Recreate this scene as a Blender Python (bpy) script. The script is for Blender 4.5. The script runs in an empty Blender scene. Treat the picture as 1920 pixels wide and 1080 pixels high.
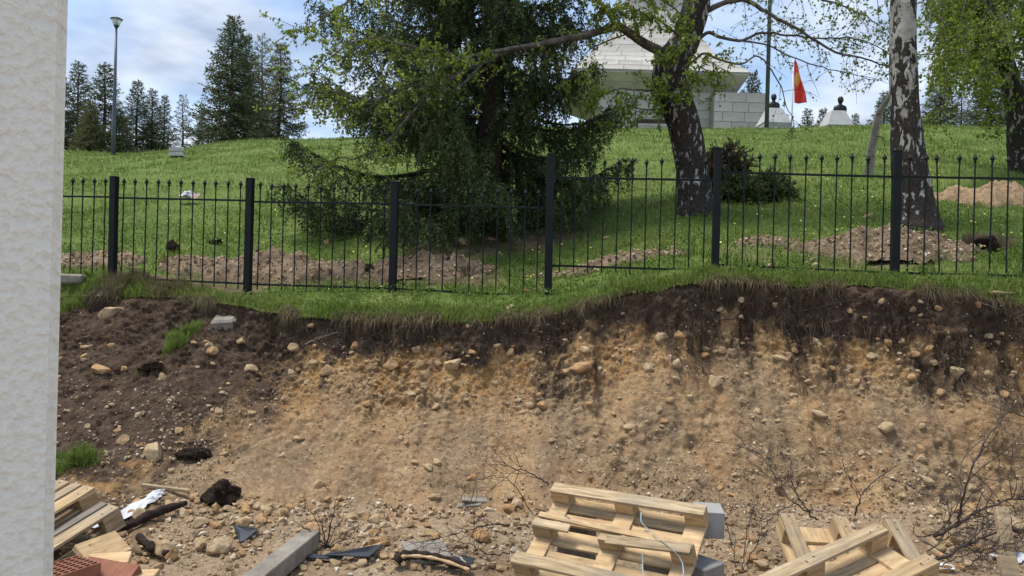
import bpy, bmesh, math, random
import numpy as np
from mathutils import Vector, Matrix, Quaternion
from mathutils.bvhtree import BVHTree

R = math.radians
rng = np.random.default_rng(7)
random.seed(7)
scene = bpy.context.scene
COL = scene.collection

# ---------------------------------------------------------------- camera
F = 1400.0                      # focal length in photo pixels (1920 wide)
CZ = 2.15                       # eye height above the yard
ROLL = R(1.5)
cs, sn = math.cos(ROLL), math.sin(ROLL)
cam = bpy.data.cameras.new('camera')
cam.sensor_width = 36.0
cam.lens = 36.0 * F / 1920.0
cam.clip_start = 0.05
cam.clip_end = 3000.0
camo = bpy.data.objects.new('camera', cam)
COL.objects.link(camo)
camo.matrix_world = Matrix.Translation((0, 0, CZ)) @ Matrix.Rotation(R(90), 4, 'X') @ Matrix.Rotation(ROLL, 4, 'Z')
scene.camera = camo

# ---------------------------------------------------------------- sky and sun
SUN_DIR = Vector((-0.36, 0.04, 0.92)).normalized()       # towards the sun
sun_el = math.asin(SUN_DIR.z)
sun_az = math.atan2(SUN_DIR.x, SUN_DIR.y)
world = bpy.data.worlds.new('World')
scene.world = world
world.use_nodes = True
wn, wl = world.node_tree.nodes, world.node_tree.links
wn.clear()
out = wn.new('ShaderNodeOutputWorld')
bg = wn.new('ShaderNodeBackground')
bg.inputs['Strength'].default_value = 0.15
sky = wn.new('ShaderNodeTexSky')
sky.sky_type = 'NISHITA'
sky.sun_disc = False
sky.sun_elevation = sun_el
sky.sun_rotation = sun_az
sky.air_density = 1.0
sky.dust_density = 0.6
sky.ozone_density = 1.6
tc = wn.new('ShaderNodeTexCoord')
sep = wn.new('ShaderNodeSeparateXYZ')
wl.new(tc.outputs['Generated'], sep.inputs[0])
zadd = wn.new('ShaderNodeMath'); zadd.operation = 'ADD'; zadd.inputs[1].default_value = 0.16
zabs = wn.new('ShaderNodeMath'); zabs.operation = 'ABSOLUTE'
wl.new(sep.outputs['Z'], zabs.inputs[0]); wl.new(zabs.outputs[0], zadd.inputs[0])
comb = wn.new('ShaderNodeCombineXYZ')
for k, ax in enumerate('XY'):
    d = wn.new('ShaderNodeMath'); d.operation = 'DIVIDE'
    wl.new(sep.outputs[ax], d.inputs[0]); wl.new(zadd.outputs[0], d.inputs[1])
    wl.new(d.outputs[0], comb.inputs[k])
cn = wn.new('ShaderNodeTexNoise')
cn.inputs['Scale'].default_value = 1.25
cn.inputs['Detail'].default_value = 7.0
cn.inputs['Roughness'].default_value = 0.52
cn.inputs['Distortion'].default_value = 0.35
wl.new(comb.outputs[0], cn.inputs['Vector'])
cr = wn.new('ShaderNodeValToRGB')
cr.color_ramp.elements[0].position = 0.36
cr.color_ramp.elements[0].color = (0.18, 0.18, 0.18, 1)
cr.color_ramp.elements[1].position = 0.62
cr.color_ramp.elements[1].color = (1, 1, 1, 1)
wl.new(cn.outputs['Fac'], cr.inputs['Fac'])
cn2 = wn.new('ShaderNodeTexNoise')
cn2.inputs['Scale'].default_value = 2.3
cn2.inputs['Detail'].default_value = 5.0
wl.new(comb.outputs[0], cn2.inputs['Vector'])
cc = wn.new('ShaderNodeValToRGB')                        # cloud body: grey bases to white tops
cc.color_ramp.elements[0].position = 0.40
cc.color_ramp.elements[0].color = (1.75, 2.2, 3.0, 1)
cc.color_ramp.elements[1].position = 0.64
cc.color_ramp.elements[1].color = (4.1, 4.4, 4.9, 1)
wl.new(cn2.outputs['Fac'], cc.inputs['Fac'])
mx = wn.new('ShaderNodeMix'); mx.data_type = 'RGBA'
wl.new(cr.outputs['Color'], mx.inputs[0])
wl.new(sky.outputs[0], mx.inputs[6])
wl.new(cc.outputs['Color'], mx.inputs[7])
wl.new(mx.outputs[2], bg.inputs['Color'])
wl.new(bg.outputs[0], out.inputs[0])

sl = bpy.data.lights.new('sun', 'SUN')
sl.energy = 2.8
sl.angle = R(20)
sl.color = (1.0, 0.95, 0.87)
so = bpy.data.objects.new('sun', sl)
COL.objects.link(so)
so.rotation_euler = SUN_DIR.to_track_quat('Z', 'Y').to_euler()
so.location = (-10, 10, 30)

scene.view_settings.view_transform = 'Standard'
scene.view_settings.look = 'None'
scene.view_settings.exposure = 0.68
scene.view_settings.gamma = 1.0
scene.view_settings.use_curve_mapping = False
scene.cycles.max_bounces = 6
scene.cycles.transparent_max_bounces = 8

# ---------------------------------------------------------------- helpers
def P(x, y, D):
    """photo pixel + depth -> point"""
    a = (x - 960) / F; b = (540 - y) / F
    return Vector((D * (a * cs - b * sn), D, CZ + D * (a * sn + b * cs)))

def ray(x, y):
    return (P(x, y, 1.0) - Vector((0, 0, CZ))).normalized()

def hash3(ix, iy, iz, seed):
    h = (ix.astype(np.int64) * 374761393 + iy.astype(np.int64) * 668265263 + iz.astype(np.int64) * 2147483647 + seed * 974634777) & 0xffffffff
    h = ((h ^ (h >> 13)) * 1274126177) & 0xffffffff
    h = (h ^ (h >> 16)) * 2246822519 & 0xffffffff
    return ((h ^ (h >> 15)) & 0xffffff) / float(0xffffff)

def vn(p, s=1.0, seed=0):
    """value noise 0..1 for an (n,3) array"""
    q = np.asarray(p, float) * s + 1000.0
    i = np.floor(q).astype(np.int64); f = q - i
    f = f * f * (3 - 2 * f)
    r = 0
    for dx in (0, 1):
        wx = f[:, 0] if dx else 1 - f[:, 0]
        for dy in (0, 1):
            wy = f[:, 1] if dy else 1 - f[:, 1]
            for dz in (0, 1):
                wz = f[:, 2] if dz else 1 - f[:, 2]
                r = r + wx * wy * wz * hash3(i[:, 0] + dx, i[:, 1] + dy, i[:, 2] + dz, seed)
    return r

def fbm(p, s=1.0, oct=4, seed=0, gain=0.5):
    a, t, r = 1.0, 0.0, 0
    for k in range(oct):
        r = r + a * vn(p, s * (2.03 ** k), seed + k * 17)
        t += a; a *= gain
    return r / t

def worley(p, s, seed=0):
    """F1, F2 and a random value per cell"""
    q = np.asarray(p, float) * s + 500.0; i = np.floor(q).astype(np.int64)
    f1 = np.full(len(q), 9.0); f2 = f1.copy(); idv = np.zeros(len(q))
    for dx in (-1, 0, 1):
        for dy in (-1, 0, 1):
            for dz in (-1, 0, 1):
                a, b, c = i[:, 0] + dx, i[:, 1] + dy, i[:, 2] + dz
                d = np.sqrt((a + hash3(a, b, c, seed) - q[:, 0]) ** 2 + (b + hash3(a, b, c, seed + 1) - q[:, 1]) ** 2 + (c + hash3(a, b, c, seed + 2) - q[:, 2]) ** 2)
                h = hash3(a, b, c, seed + 3); n1 = d < f1
                f2 = np.where(n1, f1, np.minimum(f2, d)); idv = np.where(n1, h, idv); f1 = np.where(n1, d, f1)
    return f1, f2, idv

def sstep(a, b, x):
    t = np.clip((np.asarray(x, float) - a) / (b - a), 0, 1)
    return t * t * (3 - 2 * t)

def mesh_np(name, v, faces, smooth=False):
    """v (n,3); faces: list of (m,k) index arrays"""
    me = bpy.data.meshes.new(name)
    v = np.asarray(v, np.float32)
    faces = [np.asarray(f, np.int32) for f in (faces if isinstance(faces, list) else [faces]) if len(f)]
    me.vertices.add(len(v)); me.vertices.foreach_set('co', v.ravel())
    loops = np.concatenate([f.ravel() for f in faces])
    tot = np.concatenate([np.full(len(f), f.shape[1], np.int32) for f in faces])
    st = np.concatenate([[0], np.cumsum(tot)[:-1]]).astype(np.int32)
    me.loops.add(len(loops)); me.loops.foreach_set('vertex_index', loops)
    me.polygons.add(len(tot)); me.polygons.foreach_set('loop_start', st)
    try:
        me.polygons.foreach_set('loop_total', tot)
    except Exception:
        pass
    me.polygons.foreach_set('use_smooth', np.full(len(tot), smooth))
    me.update(calc_edges=True)
    return me

def attr(me, name, vals):
    a = me.attributes.new(name, 'FLOAT', 'POINT')
    a.data.foreach_set('value', np.asarray(vals, np.float32))

class MB:
    """collects pieces into one mesh"""
    def __init__(s): s.v = []; s.q = []; s.t = []; s.n = 0
    def add(s, v, quads=None, tris=None):
        v = np.asarray(v, float).reshape(-1, 3)
        if quads is not None and len(quads): s.q.append(np.asarray(quads, np.int64).reshape(-1, 4) + s.n)
        if tris is not None and len(tris): s.t.append(np.asarray(tris, np.int64).reshape(-1, 3) + s.n)
        s.v.append(v); s.n += len(v)
    def tube(s, pts, rad, k=6, cap=True):
        pts = [Vector(p) for p in pts]; n = len(pts)
        if not hasattr(rad, '__len__'): rad = [rad] * n
        vs = []
        up = Vector((0.31, 0.17, 0.93))
        for i, p in enumerate(pts):
            d = (pts[min(i + 1, n - 1)] - pts[max(i - 1, 0)])
            if d.length < 1e-9: d = Vector((0, 0, 1))
            d.normalize()
            a = d.cross(up)
            if a.length < 0.1: a = d.cross(Vector((1, 0, 0)))
            a.normalize(); b = d.cross(a)
            for j in range(k):
                t = 2 * math.pi * j / k
                vs.append(p + (a * math.cos(t) + b * math.sin(t)) * rad[i])
        q = [(i * k + j, i * k + (j + 1) % k, (i + 1) * k + (j + 1) % k, (i + 1) * k + j) for i in range(n - 1) for j in range(k)]
        tr = []
        if cap:
            vs += [pts[0], pts[-1]]
            for j in range(k):
                tr.append((n * k, (j + 1) % k, j))
                tr.append((n * k + 1, (n - 1) * k + j, (n - 1) * k + (j + 1) % k))
        s.add([tuple(v) for v in vs], q, tr)
    def box(s, c, size, rot=None):
        h = np.array(size) / 2
        v = np.array([(sx, sy, sz) for sx in (-1, 1) for sy in (-1, 1) for sz in (-1, 1)], float) * h
        if rot is not None: v = v @ np.array(rot).T
        s.add(v + np.array(c), [(0, 1, 3, 2), (4, 6, 7, 5), (0, 4, 5, 1), (2, 3, 7, 6), (0, 2, 6, 4), (1, 5, 7, 3)])
    def mesh(s, name, smooth=False):
        fs = []
        if s.q: fs.append(np.concatenate(s.q))
        if s.t: fs.append(np.concatenate(s.t))
        return mesh_np(name, np.concatenate(s.v), fs, smooth)

def link(name, me, mat=None, parent=None):
    o = bpy.data.objects.new(name, me)
    COL.objects.link(o)
    if me is not None and mat is not None and not me.materials: me.materials.append(mat)
    if parent is not None: o.parent = parent
    return o

def tag(o, label=None, cat=None, group=None, kind=None):
    if label: o['label'] = label
    if cat: o['category'] = cat
    if group: o['group'] = group
    if kind: o['kind'] = kind
    return o

def empty(name, loc, label, cat, group=None, rot=None):
    o = bpy.data.objects.new(name, None)
    o.empty_display_size = 0.1
    COL.objects.link(o)
    o.location = loc
    if rot is not None: o.rotation_euler = rot
    return tag(o, label, cat, group)

def place(o, M):
    o.matrix_world = M
    return o

def rounded_box(name, size, bev=0.006, wob=0.0, seed=0):
    bm = bmesh.new()
    bmesh.ops.create_cube(bm, size=1.0)
    bmesh.ops.scale(bm, vec=size, verts=bm.verts)
    bmesh.ops.bevel(bm, geom=list(bm.edges), offset=bev, segments=1, affect='EDGES')
    if wob:
        r = random.Random(seed)
        for v in bm.verts: v.co += Vector((r.uniform(-1, 1), r.uniform(-1, 1), r.uniform(-1, 1))) * wob
    me = bpy.data.meshes.new(name)
    bm.to_mesh(me); bm.free()
    return me

# ---------------------------------------------------------------- materials
class Nodes:
    def __init__(s, name):
        s.m = bpy.data.materials.new(name); s.m.use_nodes = True
        s.n = s.m.node_tree.nodes; s.l = s.m.node_tree.links
        s.b = s.n['Principled BSDF']; s.out = s.n['Material Output']
        s.tc = s.n.new('ShaderNodeTexCoord')
    def noise(s, scale, detail=4, rough=0.55, vec=None, dist=0.0):
        t = s.n.new('ShaderNodeTexNoise')
        t.inputs['Scale'].default_value = scale; t.inputs['Detail'].default_value = detail
        t.inputs['Roughness'].default_value = rough; t.inputs['Distortion'].default_value = dist
        s.l.new(vec if vec is not None else s.tc.outputs['Object'], t.inputs['Vector'])
        return t.outputs['Fac']
    def vor(s, scale, vec=None, feat='F1', out='Distance'):
        t = s.n.new('ShaderNodeTexVoronoi'); t.feature = feat
        t.inputs['Scale'].default_value = scale
        s.l.new(vec if vec is not None else s.tc.outputs['Object'], t.inputs['Vector'])
        return t.outputs[out]
    def scaled(s, sc, base='Object'):
        m = s.n.new('ShaderNodeMapping'); m.inputs['Scale'].default_value = sc
        s.l.new(s.tc.outputs[base], m.inputs['Vector'])
        return m.outputs[0]
    def ramp(s, fac, stops):
        r = s.n.new('ShaderNodeValToRGB'); e = r.color_ramp.elements
        while len(e) < len(stops): e.new(0.5)
        for k, (p, c) in enumerate(stops):
            e[k].position = p
            e[k].color = (c, c, c, 1) if not hasattr(c, '__len__') else (*c, 1)
        s.l.new(fac, r.inputs[0])
        return r.outputs[0]
    def mix(s, fac, a, b, mode='MIX'):
        m = s.n.new('ShaderNodeMix'); m.data_type = 'RGBA'; m.blend_type = mode
        for sock, v in ((m.inputs[0], fac), (m.inputs[6], a), (m.inputs[7], b)):
            if isinstance(v, (int, float)): sock.default_value = v
            elif isinstance(v, tuple): sock.default_value = (*v, 1)
            else: s.l.new(v, sock)
        return m.outputs[2]
    def math(s, op, a, b=0.0):
        m = s.n.new('ShaderNodeMath'); m.operation = op
        for sock, v in ((m.inputs[0], a), (m.inputs[1], b)):
            if isinstance(v, (int, float)): sock.default_value = v
            else: s.l.new(v, sock)
        return m.outputs[0]
    def at(s, name):
        a = s.n.new('ShaderNodeAttribute'); a.attribute_name = name
        return a.outputs['Fac']
    def rnd(s): return s.n.new('ShaderNodeObjectInfo').outputs['Random']
    def island(s): return s.n.new('ShaderNodeNewGeometry').outputs['Random Per Island']
    def bump(s, h, strength=0.5, dist=0.02, prev=None):
        b = s.n.new('ShaderNodeBump'); b.inputs['Strength'].default_value = strength
        b.inputs['Distance'].default_value = dist
        s.l.new(h, b.inputs['Height'])
        if prev is not None: s.l.new(prev, b.inputs['Normal'])
        return b.outputs[0]
    def done(s, col, rough=0.8, normal=None, spec=0.3, metal=0.0):
        if isinstance(col, tuple): s.b.inputs['Base Color'].default_value = (*col, 1)
        else: s.l.new(col, s.b.inputs['Base Color'])
        if isinstance(rough, (int, float)): s.b.inputs['Roughness'].default_value = rough
        else: s.l.new(rough, s.b.inputs['Roughness'])
        s.b.inputs['Specular IOR Level'].default_value = spec
        s.b.inputs['Metallic'].default_value = metal
        if normal is not None: s.l.new(normal, s.b.inputs['Normal'])
        return s.m
    def leafy(s, col, trans=0.4, rough=0.55, tcol=None):
        """leaf: Principled + translucent"""
        s.l.new(col, s.b.inputs['Base Color'])
        s.b.inputs['Roughness'].default_value = rough
        s.b.inputs['Specular IOR Level'].default_value = 0.25
        t = s.n.new('ShaderNodeBsdfTranslucent')
        s.l.new(tcol if tcol is not None else col, t.inputs['Color'])
        m = s.n.new('ShaderNodeMixShader'); m.inputs[0].default_value = trans
        s.l.new(s.b.outputs[0], m.inputs[1]); s.l.new(t.outputs[0], m.inputs[2])
        s.l.new(m.outputs[0], s.out.inputs['Surface'])
        return s.m

M = {}
def simple(name, c1, c2, scale=8.0, rough=0.8, bump=0.3, bscale=60.0, bdist=0.01, spec=0.3, metal=0.0, rnd=0.25, c3=None):
    n = Nodes(name)
    f = n.noise(scale, 5)
    st = [(0.32, c1), (0.68, c2)] if c3 is None else [(0.28, c1), (0.5, c2), (0.72, c3)]
    c = n.ramp(f, st)
    if rnd:
        v = n.math('ADD', n.math('MULTIPLY', n.rnd(), 2 * rnd), 1 - rnd)
        c = n.mix(1.0, c, n.ramp(v, [(0, 0.0), (1, 1.0)]), 'MULTIPLY') if False else n.mix(1.0, c, v, 'MULTIPLY')
    h = n.noise(bscale, 5, 0.6)
    M[name] = n.done(c, rough, n.bump(h, bump, bdist) if bump else None, spec, metal)
    return M[name]
# ================================================================= GROUND
FD0, FC = 10.2, 0.0321
FENCE_D = [FD0 * (1 - FC * i) for i in range(-4, 8)]                       # posts -4 .. 7
FENCE_X = [((-750 + 270.2 * i) / (1 - FC * i)) / F * FD0 * (1 - FC * i) for i in range(-4, 8)]
def fence_y(X):
    return FENCE_D[4] + (np.asarray(X, float) - FENCE_X[4]) * (FENCE_D[9] - FENCE_D[4]) / (FENCE_X[9] - FENCE_X[4])
def zfence(X):
    xs = [-9, -5.46, -4.4, -3.49, -1.53, 0.42, 0.95, 1.9, 2.39, 4.38, 9]
    zs = [0.0, 0.0, -0.10, -0.16, -0.08, -0.07, 0.02, 0.27, 0.28, 0.26, 0.3]
    return CZ + np.interp(X, xs, zs)

TD = np.array([8, 10, 13, 20, 28, 36, 40, 48, 60, 120, 600.])
TU = np.array([-1.2, -.54, -.33, 0.05, 0.25, 0.57, 1.2])
TZ = np.array([
    [-.3, 0, .75, 2.5, 4.55, 5.80, 6.4, 7.2, 8.0, 8.6, 8.0],
    [-.3, 0, .75, 2.5, 4.60, 5.90, 6.5, 7.3, 8.0, 8.6, 8.0],
    [-.3, -.1, .85, 2.8, 4.95, 6.75, 7.6, 8.5, 8.8, 9.0, 8.0],
    [-.3, .15, 1.05, 3.2, 5.70, 7.75, 8.45, 8.7, 8.9, 9.0, 8.0],
    [.1, .60, 1.52, 3.5, 5.90, 7.90, 8.60, 8.7, 8.9, 9.0, 8.0],
    [.1, .72, 1.62, 3.7, 6.25, 8.35, 9.15, 9.3, 9.4, 9.5, 8.0],
    [.1, .72, 1.62, 3.7, 6.25, 8.35, 9.15, 9.3, 9.4, 9.5, 8.0]])

# lip of the cut bank, from the photograph: pixel and metres in front of the fence
LIP = [(60, 560, .3), (130, 556, .3), (250, 556, .3), (330, 558, .3), (400, 566, .4), (460, 577, .6), (600, 598, .75), (760, 602, .78), (900, 600, .78),
       (1000, 592, .7), (1080, 574, .62), (1180, 548, .56), (1300, 532, .5), (1400, 531, .5), (1500, 536, .5), (1600, 533, .48), (1750, 545, .45), (1920, 566, .45), (2000, 570, .45)]
_lx, _lg, _lz = [], [], []
for (x, y, g) in LIP:
    D = 9.0
    for _ in range(8):
        p = P(x, y, D); D = float(fence_y(p.x)) - g
    p = P(x, y, D); _lx.append(p.x); _lg.append(g); _lz.append(p.z)
_lx = [-14] + _lx + [14]; _lg = [_lg[0]] + _lg + [_lg[-1]]; _lz = [_lz[0]] + _lz + [_lz[-1]]
def lip_gap(X): return np.interp(X, _lx, _lg) + (vn(np.stack([X, X * 0, X * 0], 1), 2.7, 5) - .5) * .16 + (vn(np.stack([X, X * 0, X * 0], 1), 9, 6) - .5) * .06
def lip_z(X): return np.interp(X, _lx, _lz)

def meadow_z(X, Y):
    X = np.asarray(X, float).ravel(); Y = np.asarray(Y, float).ravel()
    fy = fence_y(X); v = Y - fy
    u = np.clip(X / np.maximum(Y, 1), TU[0], TU[-1])
    k = np.clip(np.searchsorted(TU, u) - 1, 0, len(TU) - 2)
    w = (u - TU[k]) / (TU[k + 1] - TU[k])
    w = w * w * (3 - 2 * w)
    cols = np.stack([np.interp(Y, TD, TZ[j]) for j in range(len(TU))], 1)
    zt = cols[np.arange(len(u)), k] * (1 - w) + cols[np.arange(len(u)), k + 1] * w + CZ
    zn = zfence(X) + 0.25 * np.maximum(v, 0)
    b = sstep(0.2, 4.5, v)
    z = zn * (1 - b) + zt * b
    g = lip_gap(X)
    t = np.clip(-v / np.maximum(g, .05), 0, 1.6)
    zl = zfence(X) + (lip_z(X) - zfence(X)) * t ** 1.15
    z = np.where(v < 0, zl, z)
    pp = np.stack([X, Y, X * 0], 1)
    amp = 0.03 + 0.12 * sstep(3, 12, v)
    z = z + (fbm(pp, 0.55, 3, 3) - .5) * 2 * amp * sstep(-.2, 2.5, v) + (fbm(pp, 3.0, 2, 9) - .5) * .07
    return z

def dirt_mask(X, Y):
    """bare, dug-over ground behind the fence (0..1)"""
    v = Y - fence_y(X)
    pp = np.stack([X, Y, X * 0], 1)
    nz = fbm(pp, 1.3, 4, 21)
    m = .85 * sstep(.15, .45, v) * sstep(1.9, 1.1, v) * sstep(-5.2, -4.6, X) * sstep(.6, -.6, X)
    m = np.maximum(m, .8 * sstep(.5, .9, v) * sstep(1.5, 1.0, v) * sstep(-.3, .2, X) * sstep(2.6, 1.8, X))
    m = np.maximum(m, sstep(1.2, .5, np.hypot((X - 4.6) / 1.3, v - 1.1)) * .7)
    m = np.maximum(m, sstep(.7, .3, np.hypot((X - 3.0), (v - 1.0))) * .6)
    m = np.maximum(m, sstep(2.4, 1.2, np.hypot((X + .5) / 1.1, Y - 13.0)) * .8)     # under the spruce
    m = np.maximum(m, sstep(.6, .2, np.abs(v + .05)) * sstep(-6, -5.4, X) * sstep(-3.1, -3.6, X))
    return np.clip(m * 1.6 - (1 - nz) * 1.05, 0, 1)

# ---- meadow: fan of rows that starts at the lip of the bank and runs past the crest
us = np.linspace(-1, 1, 400)
us = np.sign(us) * np.abs(us) ** 1.15 * 14
gl = lip_gap(us)
vv = np.concatenate([np.linspace(0, 1, 10)[:-1], [1.0]])
rows = []
for t in vv:                                          # from lip to fence
    rows.append(np.stack([us, fence_y(us) - gl * (1 - t) , us * 0], 1))
d = 0.04
vd = 0.0
while vd < 700:
    vd += d; d = min(d * 1.035, 60) if vd > 3 else d
    k = 1 + vd / 12.0
    X = us * k
    rows.append(np.stack([X, fence_y(us) + vd + 0 * us, us * 0], 1))
G = np.stack(rows); nr, nc = G.shape[:2]
G[:, :, 2] = meadow_z(G[:, :, 0], G[:, :, 1]).reshape(nr, nc)
def grid_faces(nr, nc):
    i = np.arange(nr - 1)[:, None] * nc + np.arange(nc - 1)[None]
    return np.stack([i, i + 1, i + 1 + nc, i + nc], -1).reshape(-1, 4)
me = mesh_np('meadow', G.reshape(-1, 3), grid_faces(nr, nc), True)
GX, GY = G[:, :, 0].ravel(), G[:, :, 1].ravel()
attr(me, 'dirt', dirt_mask(GX, GY))
n = Nodes('meadow')
f1 = n.noise(0.9, 5, .6); f2 = n.noise(14, 4, .65)
gcol = n.ramp(f1, [(.3, (.085, .140, .028)), (.5, (.135, .200, .042)), (.7, (.19, .235, .068))])
gcol = n.mix(n.ramp(f2, [(.35, .65), (.65, 0.0)]), gcol, (.05, .06, .018))
dcol = n.ramp(n.noise(6, 6, .65), [(.3, (.065, .044, .028)), (.5, (.135, .094, .060)), (.72, (.24, .175, .115))])
c = n.mix(n.at('dirt'), gcol, dcol)
M['meadow'] = n.done(c, .95, n.bump(n.noise(40, 6, .7), .8, .03), .1)
meadow = link('meadow', me, M['meadow']); tag(meadow, kind='structure')
MEADOW_BVH = BVHTree.FromPolygons([tuple(v) for v in G.reshape(-1, 3)], [tuple(f) for f in grid_faces(nr, nc)])

# ---- cut bank
FOOT = 6.72
bx = np.concatenate([np.linspace(-14, -6.6, 90)[:-1], np.linspace(-6.6, 6.6, 900), np.linspace(6.6, 14, 90)[1:]])
NT = 204
ts = np.linspace(0, 1, NT)
steep = np.array([(-.05, .015), (.0, -.05), (.035, -.30), (.16, -.70), (.40, -1.12), (.74, -1.52), (1.12, -1.82), (1.45, -1.96), (2.0, -2.10)])
slump = np.array([(-.04, .015), (.05, -.16), (.38, -.42), (.85, -.82), (1.35, -1.24), (1.8, -1.60), (2.25, -1.88), (2.6, -1.98), (3.2, -2.10)])
def floor_z(X, Y):
    X = np.asarray(X, float).ravel(); Y = np.asarray(Y, float).ravel()
    z = .12 * sstep(5.2, 6.9, Y) + .08 * sstep(1.0, 3.2, X) * sstep(4.3, 5.4, Y)
    pp = np.stack([X, Y, X * 0], 1)
    z = z + (fbm(pp, 1.6, 3, 41) - .5) * .10 * sstep(3, 5.5, Y) + (fbm(pp, 9, 3, 43) - .5) * .035 * sstep(3.5, 5, Y)
    return z
def curve(tab, t):
    s = np.concatenate([[0], np.cumsum(np.hypot(*np.diff(tab, axis=0).T))]); s /= s[-1]
    return np.interp(t, s, tab[:, 0]), np.interp(t, s, tab[:, 1])
so_, sz_ = curve(steep, ts); lo_, lz_ = curve(slump, ts)
XX = np.repeat(bx[None], NT, 0)
w = sstep(-2.7, -3.7, bx)[None]
off = so_[:, None] * (1 - w) + lo_[:, None] * w
dz = sz_[:, None] * (1 - w) + lz_[:, None] * w
ly = fence_y(bx) - lip_gap(bx)
scale_o = ((ly - FOOT) / (1.45 * (1 - w[0]) + 2.6 * w[0]))[None]
lzv = lip_z(bx)
scale_z = ((lzv - .10) / 1.97)[None]
YY = ly[None] - off * scale_o
ZZ = lzv[None] + dz * scale_z
pp = np.stack([XX.ravel(), YY.ravel(), ZZ.ravel()], 1)
env = np.repeat((sstep(0, .05, ts))[:, None], len(bx), 1).ravel()
h0 = fbm(pp, 1.1, 2, 51) - .5
stre = pp * np.array([1.0, .35, .35])
h1 = fbm(stre, 5.0, 3, 53) - .5                       # runnels down the face
h2 = fbm(pp, 11, 3, 55) - .5
ridg = 1 - np.abs(2 * fbm(pp, 22, 2, 57) - 1)
h3 = np.clip(fbm(pp, 36, 2, 59) - .45, 0, 1)
wp = pp + (np.stack([fbm(pp, 12, 2, 71), fbm(pp, 12, 2, 72), fbm(pp, 12, 2, 73)], 1) - .5) * .05
f1a, f2a, ida = worley(wp, 11, 80); f1b, f2b, idb = worley(wp, 27, 84)
dep0 = (np.repeat(lzv[None], NT, 0) - ZZ).ravel()
upz = .22 + .78 * sstep(1.35, .75, dep0 + (fbm(pp, 1.5, 2, 75) - .5) * .6)      # the lower face is compact and smoother
rub = sstep(.36, .58, fbm(pp, 1.9, 3, 74)) * upz                                # patches where stones and crumbs stand out
chunk = (rub * (ida > .45) * (.35 + .65 * ida) * sstep(.02, .22, f2a - f1a) * (.75 - f1a * .6) * .060
         + (.25 + .75 * rub) * (idb > .4) * sstep(.02, .25, f2b - f1b) * (.8 - f1b * .6) * idb * .036)
disp = (h0 * .30 + h1 * .15 + h2 * .07 * (.3 + 1.4 * sstep(.4, .65, fbm(pp, 2.1, 2, 58))) + ((ridg - .8) * .04 + h3 * .06) * (.4 + .6 * upz) + chunk * (.30 + 1.15 * upz)) * env
YY = YY - (disp * .75).reshape(YY.shape)
ZZ = ZZ + (disp * .55).reshape(ZZ.shape)
B = np.stack([XX, YY, ZZ], -1)
bank_me = mesh_np('earth_bank', B.reshape(-1, 3), grid_faces(NT, len(bx)), True)
# humus on top, orange-tan subsoil below; slumped humus on the left
depth = (lzv[None] - ZZ).ravel()
bnd = np.interp(bx, [-14, -3.6, -2.9, -2.3, -1.5, -.5, .3, 1.0, 1.7, 2.4, 3.2, 3.9, 4.8, 14], [2.0, 1.6, .62, .38, .31, .38, .38, .47, .41, .38, .46, .56, .52, .5])
bnd = np.repeat(bnd[None], NT, 0).ravel()
nb = fbm(pp, 2.2, 4, 61) - .5
nb2 = fbm(stre * np.array([2.2, 1, 1]), 2.6, 4, 63)
hum = sstep(.20, -.16, depth - bnd - nb * .75 - (fbm(pp, 7.5, 3, 62) - .5) * .30)
streak = sstep(.47, .72, nb2 + .06 * sstep(1.0, 2.5, pp[:, 0])) * sstep(1.1, .1, depth - bnd) * .75          # humus washed down in streaks
left = sstep(-2.1, -3.9, pp[:, 0] + (fbm(pp, 2.3, 4, 65) - .5) * 2.4 + .25 * (depth - 1)) * .9
left *= np.clip(1.1 - .95 * sstep(.8, 1.7, depth) * sstep(.38, .58, fbm(pp, 2.5, 4, 67)), 0, 1)
humus = np.clip(np.maximum(np.maximum(hum, streak), left), 0, 1)
attr(bank_me, 'humus', humus)
attr(bank_me, 'crumb', np.clip(rub * (ida > .62) * sstep(.03, .15, f2a - f1a) + .8 * (idb > .72) * sstep(.03, .15, f2b - f1b), 0, 1) * (.5 + .5 * idb))
attr(bank_me, 'dust', sstep(.42, .62, .05 * sstep(.5, 1.2, depth - bnd) + fbm(stre * np.array([1.2, 1, 1]), 1.7, 4, 64)) * sstep(.05, .3, depth - bnd))
attr(bank_me, 'grit', np.clip(sstep(.3, .55, depth - bnd) * .6 + fbm(pp, 1.2, 3, 69) - .35, 0, 1))
n = Nodes('bank_soil')
fa = n.noise(1.6, 5, .6); fb = n.noise(26, 6, .7); fc = n.vor(34)
tan_ = n.ramp(fa, [(.28, (.23, .140, .074)), (.5, (.315, .206, .115)), (.72, (.41, .287, .170))])
tan_ = n.mix(n.at('grit'), n.ramp(fa, [(.3, (.29, .160, .062)), (.7, (.43, .262, .108))]), tan_)
tan_ = n.mix(n.ramp(fb, [(.30, .6), (.52, 0.0)]), tan_, (.15, .10, .060))
tan_ = n.mix(n.ramp(fc, [(.05, .8), (.17, 0.0)]), tan_, (.50, .39, .25))
tan_ = n.mix(n.math('MULTIPLY', n.at('dust'), n.ramp(n.noise(5, 5, .7), [(.3, .35), (.65, .85)])), tan_, (.195, .140, .090))
tan_ = n.mix(n.math('MULTIPLY', n.at('crumb'), .55), tan_, (.47, .36, .22))
hc = n.ramp(n.noise(9, 6, .65), [(.3, (.044, .029, .020)), (.55, (.090, .062, .043)), (.75, (.175, .125, .086))])
hc = n.mix(n.ramp(n.vor(21), [(.03, .5), (.08, 0.0)]), hc, (.20, .155, .11))
edge = n.math('ADD', n.at('humus'), n.math('MULTIPLY', n.math('SUBTRACT', n.noise(13, 6, .75), .5), .9))
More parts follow.
